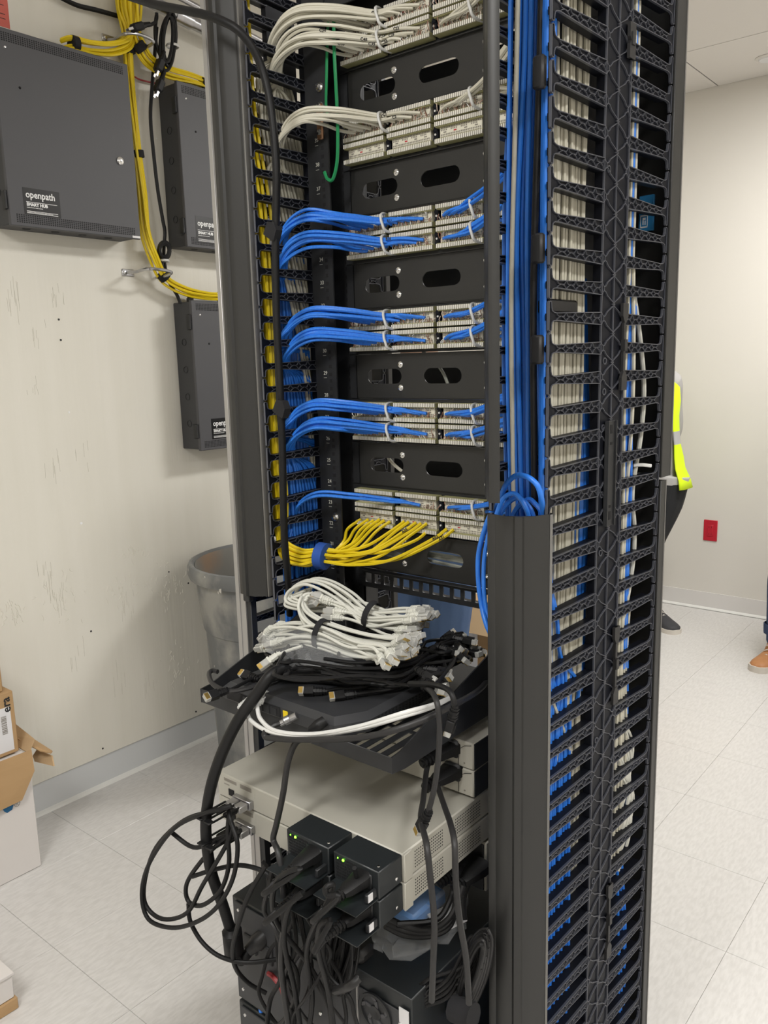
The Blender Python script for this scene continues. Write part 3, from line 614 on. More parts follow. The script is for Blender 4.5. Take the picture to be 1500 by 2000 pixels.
# ============================================================ TWO-POST RACK
rk = thing('equipment_rack', 'black two-post equipment rack holding the patch panels and devices', 'rack', (-.9005, 1.25, 0))
PO = obj('post', MB().box(-1.188, -1.132, 1.232, 1.2355, 0, 2.21).box(-1.188, -1.1845, 1.2355, 1.33, 0, 2.21).box(-1.188, -1.121, 1.3265, 1.33, 0, 2.21), M['black'], rk, True, smooth=0)
PO2 = obj('post', MB().box(-.669, -.613, 1.232, 1.2355, 0, 2.21).box(-.6165, -.613, 1.2355, 1.33, 0, 2.21).box(-.68, -.613, 1.3265, 1.33, 0, 2.21), M['black'], rk, True, smooth=0)
obj('flange', MB().box(-1.184, -1.121, 1.287, 1.290, 0, 2.21).box(-1.124, -1.121, 1.287, 1.326, 0, 2.21), M['black'], rk, True, smooth=0)
obj('flange', MB().box(-.68, -.617, 1.287, 1.290, 0, 2.21).box(-.68, -.677, 1.287, 1.326, 0, 2.21), M['black'], rk, True, smooth=0)
for s in (1.2365, 1.33):
    obj('top_angle', MB().box(-1.188, -.613, s, s+.04, 2.21, 2.214).box(-1.188, -.613, s, s+.004, 2.15, 2.21), M['black'], rk, True, smooth=0)
obj('base', MB().box(-1.188, -.613, 1.10, 1.46, 0, .006).box(-1.188, -.613, 1.225, 1.231, .006, .07).box(-1.188, -.613, 1.334, 1.34, .006, .07), M['black'], rk, True, smooth=0)
mb = MB(); G0 = 1.384
for k in range(-24, 15):
    z = G0-.0889+.04445*k
    if not .05 < z < 2.18: continue
    for dz in (.0063, .0222, .0381): mb.box(-1.151, -1.144, 1.2316, 1.2322, z+dz-.0035, z+dz+.0035); mb.box(-1.146, -1.139, 1.2862, 1.2872, z+dz-.0035, z+dz+.0035)
o = obj('mounting_holes', mb, M['hole'], PO, smooth=0); o['kind'] = 'stuff'
for k in range(-6, 15):
    z = G0-.0889+.04445*k+.006; text('unit_number', str(25+k), .0105, axes((-1.1665, 1.2314, z), (1, 0, 0), (0, 0, 1)), M['cwhite2'], PO)
    obj('unit_mark', MB().box(-1.166, -1.158, 1.2312, 1.2319, z-.0065, z-.0058), M['cwhite2'], PO, smooth=0)
for px, py in ((640, 1010),): pass
for z in (1.985, 1.96, 1.938, 1.185, 2.02): obj('bolt', MB().lathe((0, 0, 0), [(.009, 0), (.009, .0015), (.0055, .002), (.0055, .007), (.0005, .008)], 12).xf(axes((-1.128 if z < 2 else -1.112, 1.2862, z), (1, 0, 0), (0, 0, -1)) @ Matrix.Rotation(PI, 4, 'X') if False else axes((-1.148, 1.2315, z), (1, 0, 0), (0, 0, 1))), M['chrome'], rk, True)
obj('ground_lug', MB().box(-1.156, -1.140, 1.226, 1.2315, 1.925, 1.99, 0, .002), mat('copper', (.30, .17, .10), .4, .8), rk, True)

# ------------------------------------------------------------ blank panels (two units, three slots)
RX = Matrix(((1, 0, 0, 0), (0, 0, -1, 0), (0, 1, 0, 0), (0, 0, 0, 1)))      # sheet in X,Z facing -Y
ZB = [G0+.0889+.1778*k for k in range(-2, 5)]
ordinal = ['lowest', 'second from bottom', 'third from bottom', 'fourth from bottom', 'fifth from bottom', 'sixth from bottom', 'topmost']
where = ['under the yellow cables', 'above the row with the yellow cables', 'under the lowest pair of blue rings', 'between two blue cabled panels, upper of two', 'under the bare white terminal row', 'above the bare white terminal row', 'at the top of the rack']
for i, z in enumerate(ZB):
    t = thing('blanking_plate', 'black slotted blanking plate, %s, %s' % (ordinal[i], where[i]), 'panel', (-.9005, 1.285, z))
    hs = [stadium(c, 0, .087, .029) for c in (-.146, -.0045, .137)]
    pl = plate('face', [rect(-.2195, .2195, -.0435, .0435)] + hs, .002, M['cover'], Matrix.Translation((0, -.004, 0)) @ RX, t)
    obj('edge', MB().box(-.2195, .2195, -.005, .001, -.0443, -.0428).box(-.2195, .2195, -.012, .001, .0428, .0443).box(-.2195, -.218, -.005, .001, -.043, .043).box(.218, .2195, -.005, .001, -.043, .043), M['cover'], t, smooth=0)
    obj('ear', MB().box(-.2405, -.219, -.0015, .0015, -.0435, .0435), M['black'], t, smooth=0); obj('ear', MB().box(.219, .2405, -.0015, .0015, -.0435, .0435), M['black'], t, smooth=0)
    for x in (-.104, .0945):
        for dz in (-.0225, .0225):
            obj('screw', MB().lathe((0, 0, 0), [(.0062, 0), (.006, .0012), (.0034, .0014), (.0034, .0055), (.0005, .006)], 12).xf(axes((x, -.005, dz), (1, 0, 0), (0, 0, 1))), M['chrome'], t)
    if i: obj('rear_tray', MB().box(-.205 if i > 3 else -.19, .22, .075, .077, -.043, .043), M['black'], t, smooth=0)  # added plate that blocks the bright room behind, so the slots look dark
# ------------------------------------------------------------ patch panels with punch-down blocks
S0, SP, SW = -1.119+.9005, .1085, .1005
def strip_mesh(up):
    mb = MB().box(0, SW, -.0165, .002, -.0046, .0046, 1, .0006)
    n = 25; p = SW/n
    mb.box(0, SW, -.0178, -.0165, -.0028 if up else -.0042, .0042 if up else .0028, 3)
    for i in range(n): mb.box(i*p+p*.22, i*p+p*.78, -.0192, -.0178, -.0030 if up else -.0042, .0042 if up else .0030, 2)
    return mb
ST_UP = strip_mesh(True).mesh('contact_strip', [M['cream'], M['olive'], M['tooth'], M['beiged']], 0)
ST_DN = strip_mesh(False).mesh('contact_strip', [M['cream'], M['olive'], M['tooth'], M['beiged']], 0)
def face_mesh():
    mb = MB().box(.006, SW-.006, -.010, .004, -.0100, .0100, 0, .0008); n = 24; p = (SW-.016)/n; rnd = random.Random(4)
    for r, zz in enumerate((.0078, .0042, -.0036, -.0074)):
        for i in range(n):
            if r == 1 and i % 6 in (4, 5): continue
            x = .008+i*p+p*.5; mb.box(x-.0010, x+.0010, -.0104, -.0099, zz-.0013, zz+.0013, 1)
    for i in range(4): x = .014+i*.022; mb.box(x, x+.006, -.0104, -.0099, -.0006, .0014, 2 if i == 1 else 1)
    return mb
FACE = face_mesh().mesh('punch_block', [M['cream'], M['beiged'], M['redp']], 0)
CLIP = MB().box(-.0050, .0050, -.0085, .004, -.0135, .0135, 0, .001).box(-.0036, -.0012, -.0095, -.008, -.004, .004).lathe((0, 0, 0), [(.0001, 0), (.0016, 0), (.0016, .0006), (.0001, .0008)], 8, 1)
_c = MB().box(-.0050, .0050, -.0085, .004, -.0135, .0135, 0, .001).box(-.0045, .0045, -.0100, -.0085, .005, .010).box(-.0045, .0045, -.0100, -.0085, -.010, -.005)
_c.cyl((0, -.0105, 0), (0, -.0084, 0), .0019, 8, 1)
CLIP = _c.mesh('bracket_clip', [M['plastic'], M['ring']], 0)
def ring_mesh():
    p = []
    for sgn in (1, -1):
        pass
    loop = [(-.0085, -.004, .0170), (-.0085, -.018, .0172), (-.0085, -.028, .013), (-.0085, -.0305, .003), (-.0085, -.0305, -.003), (-.0085, -.028, -.013), (-.0085, -.018, -.0172), (-.0085, -.004, -.0170)]
    q = [Vector(a)+Vector((.017*i/7, 0, 0)) for i, a in enumerate(loop)]
    return MB().tube(smooth([Vector((-.0085, .004, .015))]+q[:]+[Vector((.0085, .004, -.015))], 4), .0027, 8)
RING = ring_mesh().mesh('cable_ring', M['ring'], 60)
GC = [G0+.1778*k for k in range(-1, 5)]
pname = ['lowest patch panel, its bottom row punched with yellow cables', 'second patch panel from bottom, fed with blue cables', 'third patch panel from bottom, fed with blue cables', 'fourth patch panel from bottom, fed with blue cables', 'fifth patch panel from bottom, with bare lower terminal row', 'topmost patch panel, fed with thick fans of off-white cables']
ROWS = {}
for g, z in enumerate(GC):
    t = thing('patch_bay', pname[g], 'patch panel', (-.9005, 1.285, z))
    obj('back_plate', MB().box(-.2405, .2405, -.002, .0015, -.0435, .0435).box(-.2195, .2195, -.006, -.002, -.004, .004), M['black'], t, smooth=0)
    for r, dz in enumerate((.0198, -.0198)):
        zz = z+dz
        for s in range(4):
            b = link('punch_block', FACE, t, loc=(S0+SP*s, -.006, dz))
            link('contact_strip', ST_UP, b, loc=(0, 0, .0138)); link('contact_strip', ST_DN, b, loc=(0, 0, -.0138))
            if s: link('bracket_clip', CLIP, t, loc=(S0+SP*s-.004, -.006, dz))
        used = not (g == 4 and r == 1) and not (g == 0 and r == 1)
        if used:
            if g: link('cable_ring', RING, t, loc=(S0+SP*1-.004, -.010, dz))
            link('cable_ring', RING, t, loc=(S0+SP*3-.022, -.010, dz))
            mb = MB(); rnd = random.Random(g*10+r)
            for s in range(4):
                if g == 0 and s < 1: continue
                if g == 4 and s == 3: pass
                for i in range(26):
                    if g == 0 and s == 1 and i < 18: continue
                    x = S0+SP*s+.004+(SW-.008)*i/25+rnd.gauss(0, .001); x2 = x+rnd.gauss(0, .004); za = rnd.choice((1, -1)) if rnd.random() < .35 else -1
                    a = Vector((x2, -.018-rnd.random()*.003, dz+rnd.gauss(-.001, .003))); e = Vector((x, -.0215, dz+za*.0112))
                    mb.tube([a, (a+e)/2+Vector((rnd.gauss(0, .002), -.002, 0)), e], .00080, 3, rnd.choice((0, 0, 1, 1, 0, 2)))
            o = obj('wire_pairs', mb, [M['wbrown'], M['wtan'], M['ring']], t, smooth=0); o['kind'] = 'stuff'
# ------------------------------------------------------------ slotted lacing panel below the patch field
z = ZB[0]-.0444-.0222
t = thing('lacing_bar', 'black bar with a row of small square openings below the patch field', 'panel', (-.9005, 1.285, z))
hs = [rect(-.2115+.0252*k, -.2115+.0252*k+.0165, -.010, .010) for k in range(17)]
plate('face', [rect(-.2195, .2195, -.0195, .0195)]+hs, .003, M['black'], Matrix.Translation((0, -.004, 0)) @ RX, t)
obj('lip', MB().box(-.2195, .2195, -.020, -.003, .018, .0205, 0, .0008).box(-.2195, .2195, -.006, .03, -.0205, -.018), M['black'], t, smooth=0)
obj('ear', MB().box(-.2405, -.219, -.0015, .0015, -.02, .02), M['black'], t, smooth=0); obj('ear', MB().box(.219, .2405, -.0015, .0015, -.02, .02), M['black'], t, smooth=0)

# ============================================================ NETWORK CABLES
CR = .0033
slot = {'b': 0, 'w': 0}
ORD = ['first', 'second', 'third', 'fourth', 'fifth', 'sixth', 'seventh', 'eighth', 'ninth', 'tenth', 'eleventh', 'twelfth', 'thirteenth', 'fourteenth', 'fifteenth', 'sixteenth', 'seventeenth', 'eighteenth', 'nineteenth', 'twentieth']
def run_slot(kind):
    i = slot[kind]; slot[kind] += 1
    if kind == 'b': c, l = i % 21, i//21; return -1.207-.0078*l+R(-.001, .001), 1.150+.0087*c+(l % 2)*.004
    c, l = i % 11, i//11; return -1.213-.0085*l+R(-.001, .001), 1.150+.0093*c
def hand(cab, pts, frac, s, size=.0075):    # handwriting on the jacket, facing the room
    p = pts[int(len(pts)*frac)]; q = pts[min(int(len(pts)*frac)+1, len(pts)-1)]; d = (q-p).normalized(); v = (EYE-p).normalized()
    up = v.cross(d); mt = axes(p+v*(CR+.0006)-up*.002, d, up); text('handwriting', s, size, mt, M['inkb'], cab, True, bold=.0002)
def row_left(zr, n, m, kind, label, group, zlow, xs, seed, hands=(), rise=.018):
    rnd = random.Random(seed)
    for i in range(n):
        f = (i+.5)/n; xe = xs[0]+(xs[1]-xs[0])*f; sx, sy = run_slot(kind)
        oz = rnd.gauss(0, .0045)+.009*(f-.5); oy = rnd.gauss(0, .005)
        far = xe > -1.03
        wy = .085 if kind == 'w' else 0
        pts = [Vector((sx, sy+wy, zlow)), Vector((sx+rnd.gauss(0, .002), sy+wy*.8, zlow+(zr-.12-zlow)*.45)), Vector((sx, sy-.003, zr-.12)), Vector((-1.212+oy*.3, 1.172+oy+.012*(f-.5), zr-.045)),
               Vector((-1.188, 1.166+oy, zr-.004+oz)), Vector((-1.145, 1.178+oy, zr+rise+oz*1.3))]
        if far:
            pts += [Vector((-1.085, 1.208+oy, zr+rise*.8+oz*1.2)), Vector((-1.03, 1.2505+oy*.5, zr+.005+oz*.9)), Vector((-1.012, 1.256+oy*.5, zr+.003+oz*.8))]
            if xe > -.985: pts.append(Vector(((xe-1.012)/2, 1.258+oy*.3, zr+.003+oz*.5)))
        else: pts += [Vector((min(-1.10, xe-.03), 1.205+oy, zr+rise*.75+oz)), Vector((xe-.018, 1.242, zr+.004+oz*.6))]
        pts.append(Vector((xe, 1.2655, zr-.002+oz*.3)))
        sp = smooth(pts, 6); cb = cable('network_cable', sp, CR, m, label % ORD[i], 'cable', group, 6, raw=True)
        for hi, fr, s in hands:
            if hi == i: hand(cb, sp, fr, s)
def row_right(zr, n, m, label, group, seed):
    rnd = random.Random(seed)
    for i in range(n):
        f = (i+.5)/n; xe = -.893+f*.065 if i < n-2 else -.80+.03*(i-n+2); oz = rnd.gauss(0, .004); oy = rnd.gauss(0, .003)
        pts = [Vector((xe, 1.2655, zr-.002)), Vector((xe+.02, 1.256, zr+.001+oz*.5)), Vector((max(-.822, xe+.03), 1.253+oy, zr+.006+oz)), Vector((-.775, 1.235+oy, zr+.018+oz)), Vector((-.72, 1.20+oy, zr+.034+oz)), Vector((-.668, 1.16+oy, zr+.040+oz)), Vector((-.645+oz, 1.143+oy*2, zr+.0)), Vector((-.640+oz, 1.14+oy*2, zr-.10)), Vector((-.640+oz, 1.142+oy*2, zr-.30))]
        cable('network_cable', pts, CR, m, label % ORD[i], 'cable', group, 6, 5)
nth = ['lowest', 'second', 'third', 'fourth', 'fifth', 'sixth', 'seventh', 'eighth', 'ninth']
z5, z4, z3, z2, z1_, z0_ = GC[0], GC[1], GC[2], GC[3], GC[4], GC[5]
rws = [(z5+.0198, 2, 4), (z4-.0198, 11, 6), (z4+.0198, 11, 6), (z3-.0198, 11, 6), (z3+.0198, 11, 6), (z2-.0198, 11, 6), (z2+.0198, 11, 6)]
for i, (zr, nl, nr) in enumerate(rws):
    row_left(zr, nl, M['cblue'], 'b', 'blue cable landing %%s from left on the %s blue row up, left fan' % nth[i], 'blue cables fanning left, %s blue row' % nth[i], .62, (-1.09, -.925) if nl > 2 else (-.99, -.94), 100+i, [(10, .80, 'B%d' % (11+i))] if i else ())
    row_right(zr, nr, M['cblue'], 'blue cable landing %%s from left on the %s blue row up, right fan' % nth[i], 'blue cables running right, %s blue row' % nth[i], 200+i)
slot['w'] = 0
wr = [(z1_+.0198, 9, 5, [(8, .78, 'C1'), (6, .70, 'C8'), (4, .80, 'C4'), (7, .86, 'C2')]), (z0_-.0198, 12, 6, [(11, .86, 'C23'), (10, .80, 'C21'), (9, .84, 'C29'), (8, .78, 'C33'), (7, .76, 'C35'), (6, .80, 'C34'), (5, .74, 'C45'), (4, .78, 'C46'), (3, .7, 'C29')]), (z0_+.0198, 12, 6, [(10, .7, 'C11')])]
for i, (zr, nl, nr, hd) in enumerate(wr):
    row_left(zr, nl, M['cwhite'], 'w', 'off-white cable landing %%s from left on the %s white-fed row, left fan' % ['lowest', 'middle', 'topmost'][i], 'off-white cables fanning left, %s white-fed row' % ['lowest', 'middle', 'topmost'][i], 1.25, (-1.10, -.925), 300+i, hd)
    row_right(zr, nr, M['cwhite'], 'off-white cable landing %%s from left on the %s white-fed row, right fan' % ['lowest', 'middle', 'topmost'][i], 'off-white cables running right, %s white-fed row' % ['lowest', 'middle', 'topmost'][i], 400+i)
# yellow cables: down the left manager, tied, fanned up onto the bottom row
rnd = random.Random(77); zy = z5-.0198
ends = [(705, 1014), (720, 1014), (730, 1016), (742, 1014), (751, 1016), (762, 1018), (790, 1018), (799, 1019), (813, 1020), (823, 1022), (834, 1022), (836, 1037), (873, 1033), (886, 1034)]
VB = dY(630, 1086, 1.165)
for i, (ex, ey) in enumerate(ends):
    e = dY(ex, ey, 1.2655); a = i*2.4; rr = .017*math.sqrt((i+.5)/14); cy, cz = math.cos(a)*rr*.8, math.sin(a)*rr
    sx = -1.203-.0095*(i % 5)+R(-.001, .001); sy = 1.122+.0095*(i//5)+.0035*(i % 5)+R(-.001, .001)
    sag = max(0, (ex-700)/186)
    mid = dY(630+(ex-630)*.55, 1086+(ey-1086)*.42+28*sag, 1.205)
    pts = [Vector((sx-.020, sy-.013, 2.22)), Vector((sx-.018, sy-.012, 1.98)), Vector((sx-.008+R(-.006, .004), sy+.006, 1.75)), Vector((sx-.008+R(-.006, .006), sy+.008, 1.4)), Vector((sx, sy+.006, 1.22)), Vector((-1.205+cy*.5, 1.130+cy*.4, 1.135+cz*1.4)), Vector((-1.165, 1.143+cy, 1.112+cz*1.2)), VB+Vector((0, cy, cz)), VB+(mid-VB)*.45+Vector((0, cy, cz*.9-.007)), mid+Vector((0, cy*.5, cz*.5)), e+Vector((-.022, -.018, -.020)), e]
    cb = cable('network_cable', pts, .0034, M['cyel'], 'yellow cable of the tied fan, landing %s from the left on the bottom terminal row' % ORD[i], 'cable', 'yellow cables on the bottom terminal row', 6, 6)
    cb['group'] = 'yellow cables on the bottom terminal row'
    if i in (13, 12, 8): hand(cb, smooth(pts, 6), .90, ['A01', 'A02', 'A05'][(13, 12, 8).index(i)])
d = (dY(650, 1090, 1.170)-dY(612, 1083, 1.160)).normalized(); strap(VB-d*.002, VB+d*.002, .0255, 'blue velcro strap round the fan of yellow cables', 'velblue', .021)
for i in range(3):
    x, y = -1.252-.009*i, 1.139+.0085*i; cable('network_cable', [Vector((x, y, 2.22)), Vector((x+R(-.003, .003), y, 1.9)), Vector((x, y+.001, 1.6)), Vector((x+R(-.002, .002), y, 1.3)), Vector((x, y+.01, 1.0)), Vector((x, y+.02, .6))], .0036, M['cblue2'], 'dark blue cable in the gap between the left cover and the finger tips', 'cable', 'dark blue cables beside the left cover', 8)
# green earth wire
cable('earth_wire', [dY(641, 40, 1.225), dY(639, 90, 1.225), dY(638, 150, 1.226), dY(637, 205, 1.228), dY(640, 225, 1.229)], .0028, M['cgreen'], 'thin green earth wire ending at the bolts on the left post', 'wire')
cable('earth_wire', [dY(652, 40, 1.222), dY(653, 100, 1.222), dY(658, 200, 1.222), dY(660, 270, 1.222), dY(658, 320, 1.222), dY(650, 350, 1.222), dY(640, 350, 1.222), dY(634, 336, 1.224)], .0034, M['cgreen'], 'green earth wire hanging in a long loop on the left post', 'wire')
# thick black feed cable over the left cover and down the fingers
K = [(250, -8, 1.02), (300, 8, 1.02), (360, 20, 1.02), (410, 32, 1.025), (460, 55, 1.04), (492, 92, 1.06), (512, 135, 1.075), (526, 190, 1.08), (535, 260, 1.08), (540, 340, 1.08), (539, 420, 1.08), (538, 520, 1.08), (541, 640, 1.08), (547, 760, 1.08), (551, 860, 1.08), (553, 960, 1.08), (556, 1060, 1.085), (562, 1125, 1.10), (566, 1200, 1.14)]
cable('power_cable', [dY(*k) for k in K], .0074, M['rubber'], 'thick black cable crossing the left cover and hanging down the fingers', n=10)
for px, py in ((535, 452), (552, 798)):
    p = dY(px, py, 1.08); t = tag(obj('cable_clamp', MB().prism([(-.018, -.004), (-.006, .017), (.010, .014), (.016, .0), (.008, -.018), (-.006, -.012)], AT_Y, -.010, .006).xf(Matrix.Translation((0, 0, 0))), M['velb'], loc=p), 'black tie holding the thick cable, %s' % ('upper one' if py < 600 else 'lower one'), 'tie')
# right manager: the open channel of blue cables
rnd = random.Random(21)
FB = [(990, .060), (994, .036), (1000, .046), (1003, .066), (1007, .034), (1012, .050), (1015, .032), (1019, .062), (1023, .040), (1027, .052), (1030, .033), (1035, .044), (1038, .064), (1044, .054), (1056, .036), (1060, .050), (1064, .034), (1070, .046), (986, .050)]
chx = lambda px, y: RY(px, 600, y).x
for i, (px, y) in enumerate(sorted(FB)):
    x = chx(px, y); dx = rnd.gauss(-.002, .003); pts = [RM(x+.007, y, 2.22), RM(x+.004+rnd.gauss(0, .003), y+.002, 1.95), RM(x+dx, y, 1.7), RM(x+dx*.5, y+rnd.gauss(0, .003), 1.5), RM(x+.003, y, 1.33), RM(x+.007, y+.004, 1.1), RM(min(x, .1), y+.02, .7), RM(min(x, .1), y+.02, .05)]
    cable('network_cable', pts, .0037, M['cblue'] if i % 4 else M['cblue2'], '%s blue cable from the left in the open channel beside the swung-out door' % ORD[i], 'cable', 'blue cables in the open channel', 8, 8)
for x, y, m, r, l in ((chx(1001, .028), .028, 'cwhite', .0035, 'off-white cable standing out among the blue cables of the open channel'), (chx(988, .07), .07, 'cgrey', .0033, 'pale grey cable at the left edge of the open channel'), (chx(1044, .026), .026, 'rubber2', .0052, 'thick charcoal cable in the open channel of blue cables')):
    cable('power_cable' if m == 'rubber2' else 'network_cable', [RM(x+.012, y, 2.22), RM(x+.006, y, 1.9), RM(x-.002, y, 1.6), RM(x, y+.002, 1.35), RM(x+.004, y+.006, 1.0), RM(x, y+.03, .4)], r, M[m], l, n=10, k=8)
# loops at the foot of the open channel
cable('network_cable', [RM(.100, .045, 1.10), RM(.100, .020, 1.24), dY(1056, 966, 1.045), dY(1040, 938, 1.04), dY(1012, 928, 1.045), dY(990, 944, 1.055), dY(976, 975, 1.07), dY(962, 996, 1.085), dY(948, 1030, 1.10), dY(935, 1080, 1.11), dY(934, 1130, 1.11), dY(940, 1180, 1.11), dY(950, 1220, 1.10), dY(965, 1260, 1.10), RM(.03, .05, .9)], .0042, M['cblue'], 'blue cable looping over the lower door and hanging down beside it', n=10)
cable('network_cable', [dY(967, 990, 1.10), dY(955, 1040, 1.105), dY(946, 1090, 1.11), dY(945, 1150, 1.11), dY(952, 1200, 1.11), dY(968, 1240, 1.11), RM(.03, .06, .95)], .0036, M['cblue'], 'blue cable hanging behind the looped one beside the lower door', n=8)
for i, (a, b, c, d_) in enumerate((((972, 1000), (985, 972), (1008, 966), (1030, 1000)), ((978, 1002), (1000, 976), (1018, 975), (1040, 1003)), ((1005, 1000), (1030, 976), (1045, 984), (1058, 1004)))):
    y = 1.052+.010*i; cable('network_cable', [dY(a[0]-6, a[1]+40, y+.02), dY(*a, y), dY(*b, y), dY(*c, y), dY(*d_, y), dY(d_[0]+8, d_[1]+50, y+.02)], .0040, M['cblue'], 'short loop of blue cable bulging above the lower right door', 'cable', 'blue cable loops above the lower right door', 8)
# runs behind the near fingers
def vrun(pos, m, z1, z0, label, group, seed, r=.0034, wob=.003, bend=None):
    rnd = random.Random(seed)
    for i, (x, y) in enumerate(pos):
        n = max(4, int((z1-z0)/.22)); pts = []
        for k in range(n+1):
            f = k/n; z = z1+(z0-z1)*f; bx, by = bend(f, i) if bend else (0, 0)
            pts.append(RM(x+bx+rnd.gauss(0, wob*.5), y+by+rnd.gauss(0, wob), z))
        cable('network_cable', pts, r, m, label, 'cable', group, 6, 5)
wp = [(.090, .046+.0076*i) for i in range(13)]+[(.082, .050+.0076*i) for i in range(13)]
vrun(wp, M['cwhite'], 2.22, .98, 'off-white cable in the upper run behind the near fingers', 'off-white cables behind the near fingers', 31, bend=lambda f, i: (0, -.012*f))
bp_ = [(.092, .022), (.086, .026)]+[(.078, .128+.0065*i) for i in range(6)]
vrun(bp_[:2], M['cblue'], 2.22, .9, 'blue cable at the tips of the near fingers', 'blue cables at the finger tips', 32, wob=.001)
vrun(bp_[2:], M['cblue'], 1.62, .95, 'blue cable beside the off-white run behind the near fingers', 'blue cables beside the off-white run', 33, bend=lambda f, i: (.010*min(1, f*2), .004-.02*max(0, .3-f)))
low = [(.096, .030+.0078*i) for i in range(11)]+[(.088, .034+.0078*i) for i in range(12)]
vrun(low, M['cblue'], 1.02, .03, 'blue cable in the lower run behind the near fingers', 'blue cables low behind the near fingers', 34, bend=lambda f, i: (0, (.000+.02*f)*(i % 10)/10))
vrun([(.092, .122+.0075*i) for i in range(5)]+[(.084, .126+.0075*i) for i in range(3)], M['cwhite'], 1.10, .30, 'off-white cable at the right of the lower run behind the near fingers', 'off-white cables in the lower run', 35, bend=lambda f, i: (0, -.02*f))
# crossing slack around the change of colours
rnd = random.Random(41)
for i in range(12):
    y0, y1 = rnd.uniform(.04, .13), rnd.uniform(.03, .14); zc = rnd.uniform(.88, 1.10); m = 'cwhite' if i % 3 else 'cblue'; x = .094+rnd.uniform(-.012, .004)
    cable('network_cable', [RM(x-.02, y0, zc+.16), RM(x, y0+.005, zc+.08), RM(x, (y0+y1)/2+rnd.uniform(-.02, .02), zc), RM(x, y1, zc-.07), RM(x-.02, y1-.01, zc-.16)], .0035, M[m], '%s cable crossing slack among the fingers of the right manager' % ('off-white' if i % 3 else 'blue'), 'cable', 'crossing slack, %s' % ('off-white' if i % 3 else 'blue'), 6)
q = RL(1136, 604, .094); tag(obj('velcro_strap', MB().box(.075, .0985, .030, .108, q.z-.008, q.z+.012, 0, .003).xf(RMM), M['rubber2']), 'charcoal strap round the off-white cables behind the near fingers', 'strap')
# runs behind the far fingers
fp = [(.100, .262+.007*i) for i in range(5)]
vrun(fp[0:1]+fp[2:3], M['cwhite'], 2.22, 1.58, 'off-white cable behind the far fingers near the top', 'off-white cables behind the far fingers, top', 51, wob=.001)
vrun(fp[1:2]+[(.092, .270)], M['cblue'], 2.22, 1.45, 'blue cable behind the far fingers near the top', 'blue cables behind the far fingers, top', 52, wob=.001)
vrun(fp+[(.092, .270+.008*i) for i in range(3)], M['cblue'], 1.60, .95, 'blue cable behind the far fingers at mid height', 'blue cables behind the far fingers, middle', 53, wob=.0015)
vrun([(.103, .259), (.104, .272)], M['cwhite'], 1.64, .80, 'off-white cable behind the far fingers at mid height', 'off-white cables behind the far fingers, middle', 54, wob=.003)
vrun([(.100, .262+.008*i) for i in range(5)], M['cwhite'], 1.06, .55, 'off-white cable behind the far fingers low down', 'off-white cables behind the far fingers, low', 55, wob=.004)
vrun([(.094, .286+.008*i) for i in range(4)], M['cblue'], 1.0, .40, 'blue cable behind the far fingers low down', 'blue cables behind the far fingers, low', 56, wob=.003)
vrun([(.098, .30+.009*i) for i in range(4)], M['cblue'], .55, .03, 'blue cable behind the far fingers near the floor', 'blue cables behind the far fingers, floor', 57, wob=.004, bend=lambda f, i: (0, -.02+.045*f))
cable('network_cable', [RM(.100, .262, 1.66), RM(.100, .285, 1.60), RM(.100, .315, 1.52), RM(.100, .333, 1.44), RM(.100, .325, 1.36), RM(.100, .30, 1.27), RM(.100, .312, 1.20), RM(.100, .310, 1.14), RM(.100, .285, 1.06), RM(.095, .262, 1.0), RM(.09, .25, .9)], .0042, M['cwhite2'], 'thick off-white cable bowing out behind the far fingers', n=8)
rnd = random.Random(61)
for i in range(9):
    z = rnd.uniform(.62, .84); cable('network_cable', [RM(.095, .25+rnd.uniform(0, .02), z+.12), RM(.102, .285+rnd.uniform(0, .02), z+.06), RM(.102, .315+rnd.uniform(-.01, .02), z), RM(.102, .32+rnd.uniform(-.02, .01), z-.06), RM(.095, .28, z-.13)], .0034, M['cwhite2'], 'off-white slack loop behind the far fingers', 'cable', 'off-white slack loops behind the far fingers', 6)
tag(obj('cable_tie', MB().tube(smooth([RY(1237, 909, .30), RY(1255, 908, .31), RY(1272, 910, .32)], 4), .003, 6).xf(RMM), M['ring']), 'white tie end poking out below the far upper cover', 'tie')
for i, (z, x) in enumerate(((ZB[0]+.002, -.88), (ZB[0]-.004, -.90), (ZB[0]+.008, -.91), (ZB[0]-.010, -.87), (ZB[0]-.016, -.89), (ZB[0]-.022, -.90), (ZB[0]+.014, -.88), (ZB[0]-.028, -.89), (ZB[0]-.034, -.88))):
    cable('network_cable', [Vector((-1.10, 1.33, z+.01)), Vector((-1.0, 1.308, z+R(-.003, .005))), Vector((x, 1.304, z+R(-.004, .004))), Vector((-.82, 1.31, z-R(0, .01))), Vector((-.72, 1.33, z))], .0034, M['cgrey'], 'grey cable glimpsed through the slots of the lowest blank panel', 'cable', 'grey cables behind the lowest blank panel', 6)
cable('network_cable', [Vector((-.99, 1.33, ZB[2]+.05)), Vector((-.93, 1.31, ZB[2]+.012)), Vector((-.905, 1.305, ZB[2]-.03)), Vector((-.9, 1.32, ZB[2]-.09))], .0032, M['cgrey'], 'grey cable curving behind a slot of the third blank panel from bottom')
cable('network_cable', [Vector((-1.09, 1.32, ZB[1]+.03)), Vector((-1.05, 1.305, ZB[1]+.0)), Vector((-1.0, 1.31, ZB[1]-.03)), Vector((-.95, 1.33, ZB[1]-.06))], .0034, M['cwhite'], 'off-white cable behind a slot of the second blank panel from bottom')
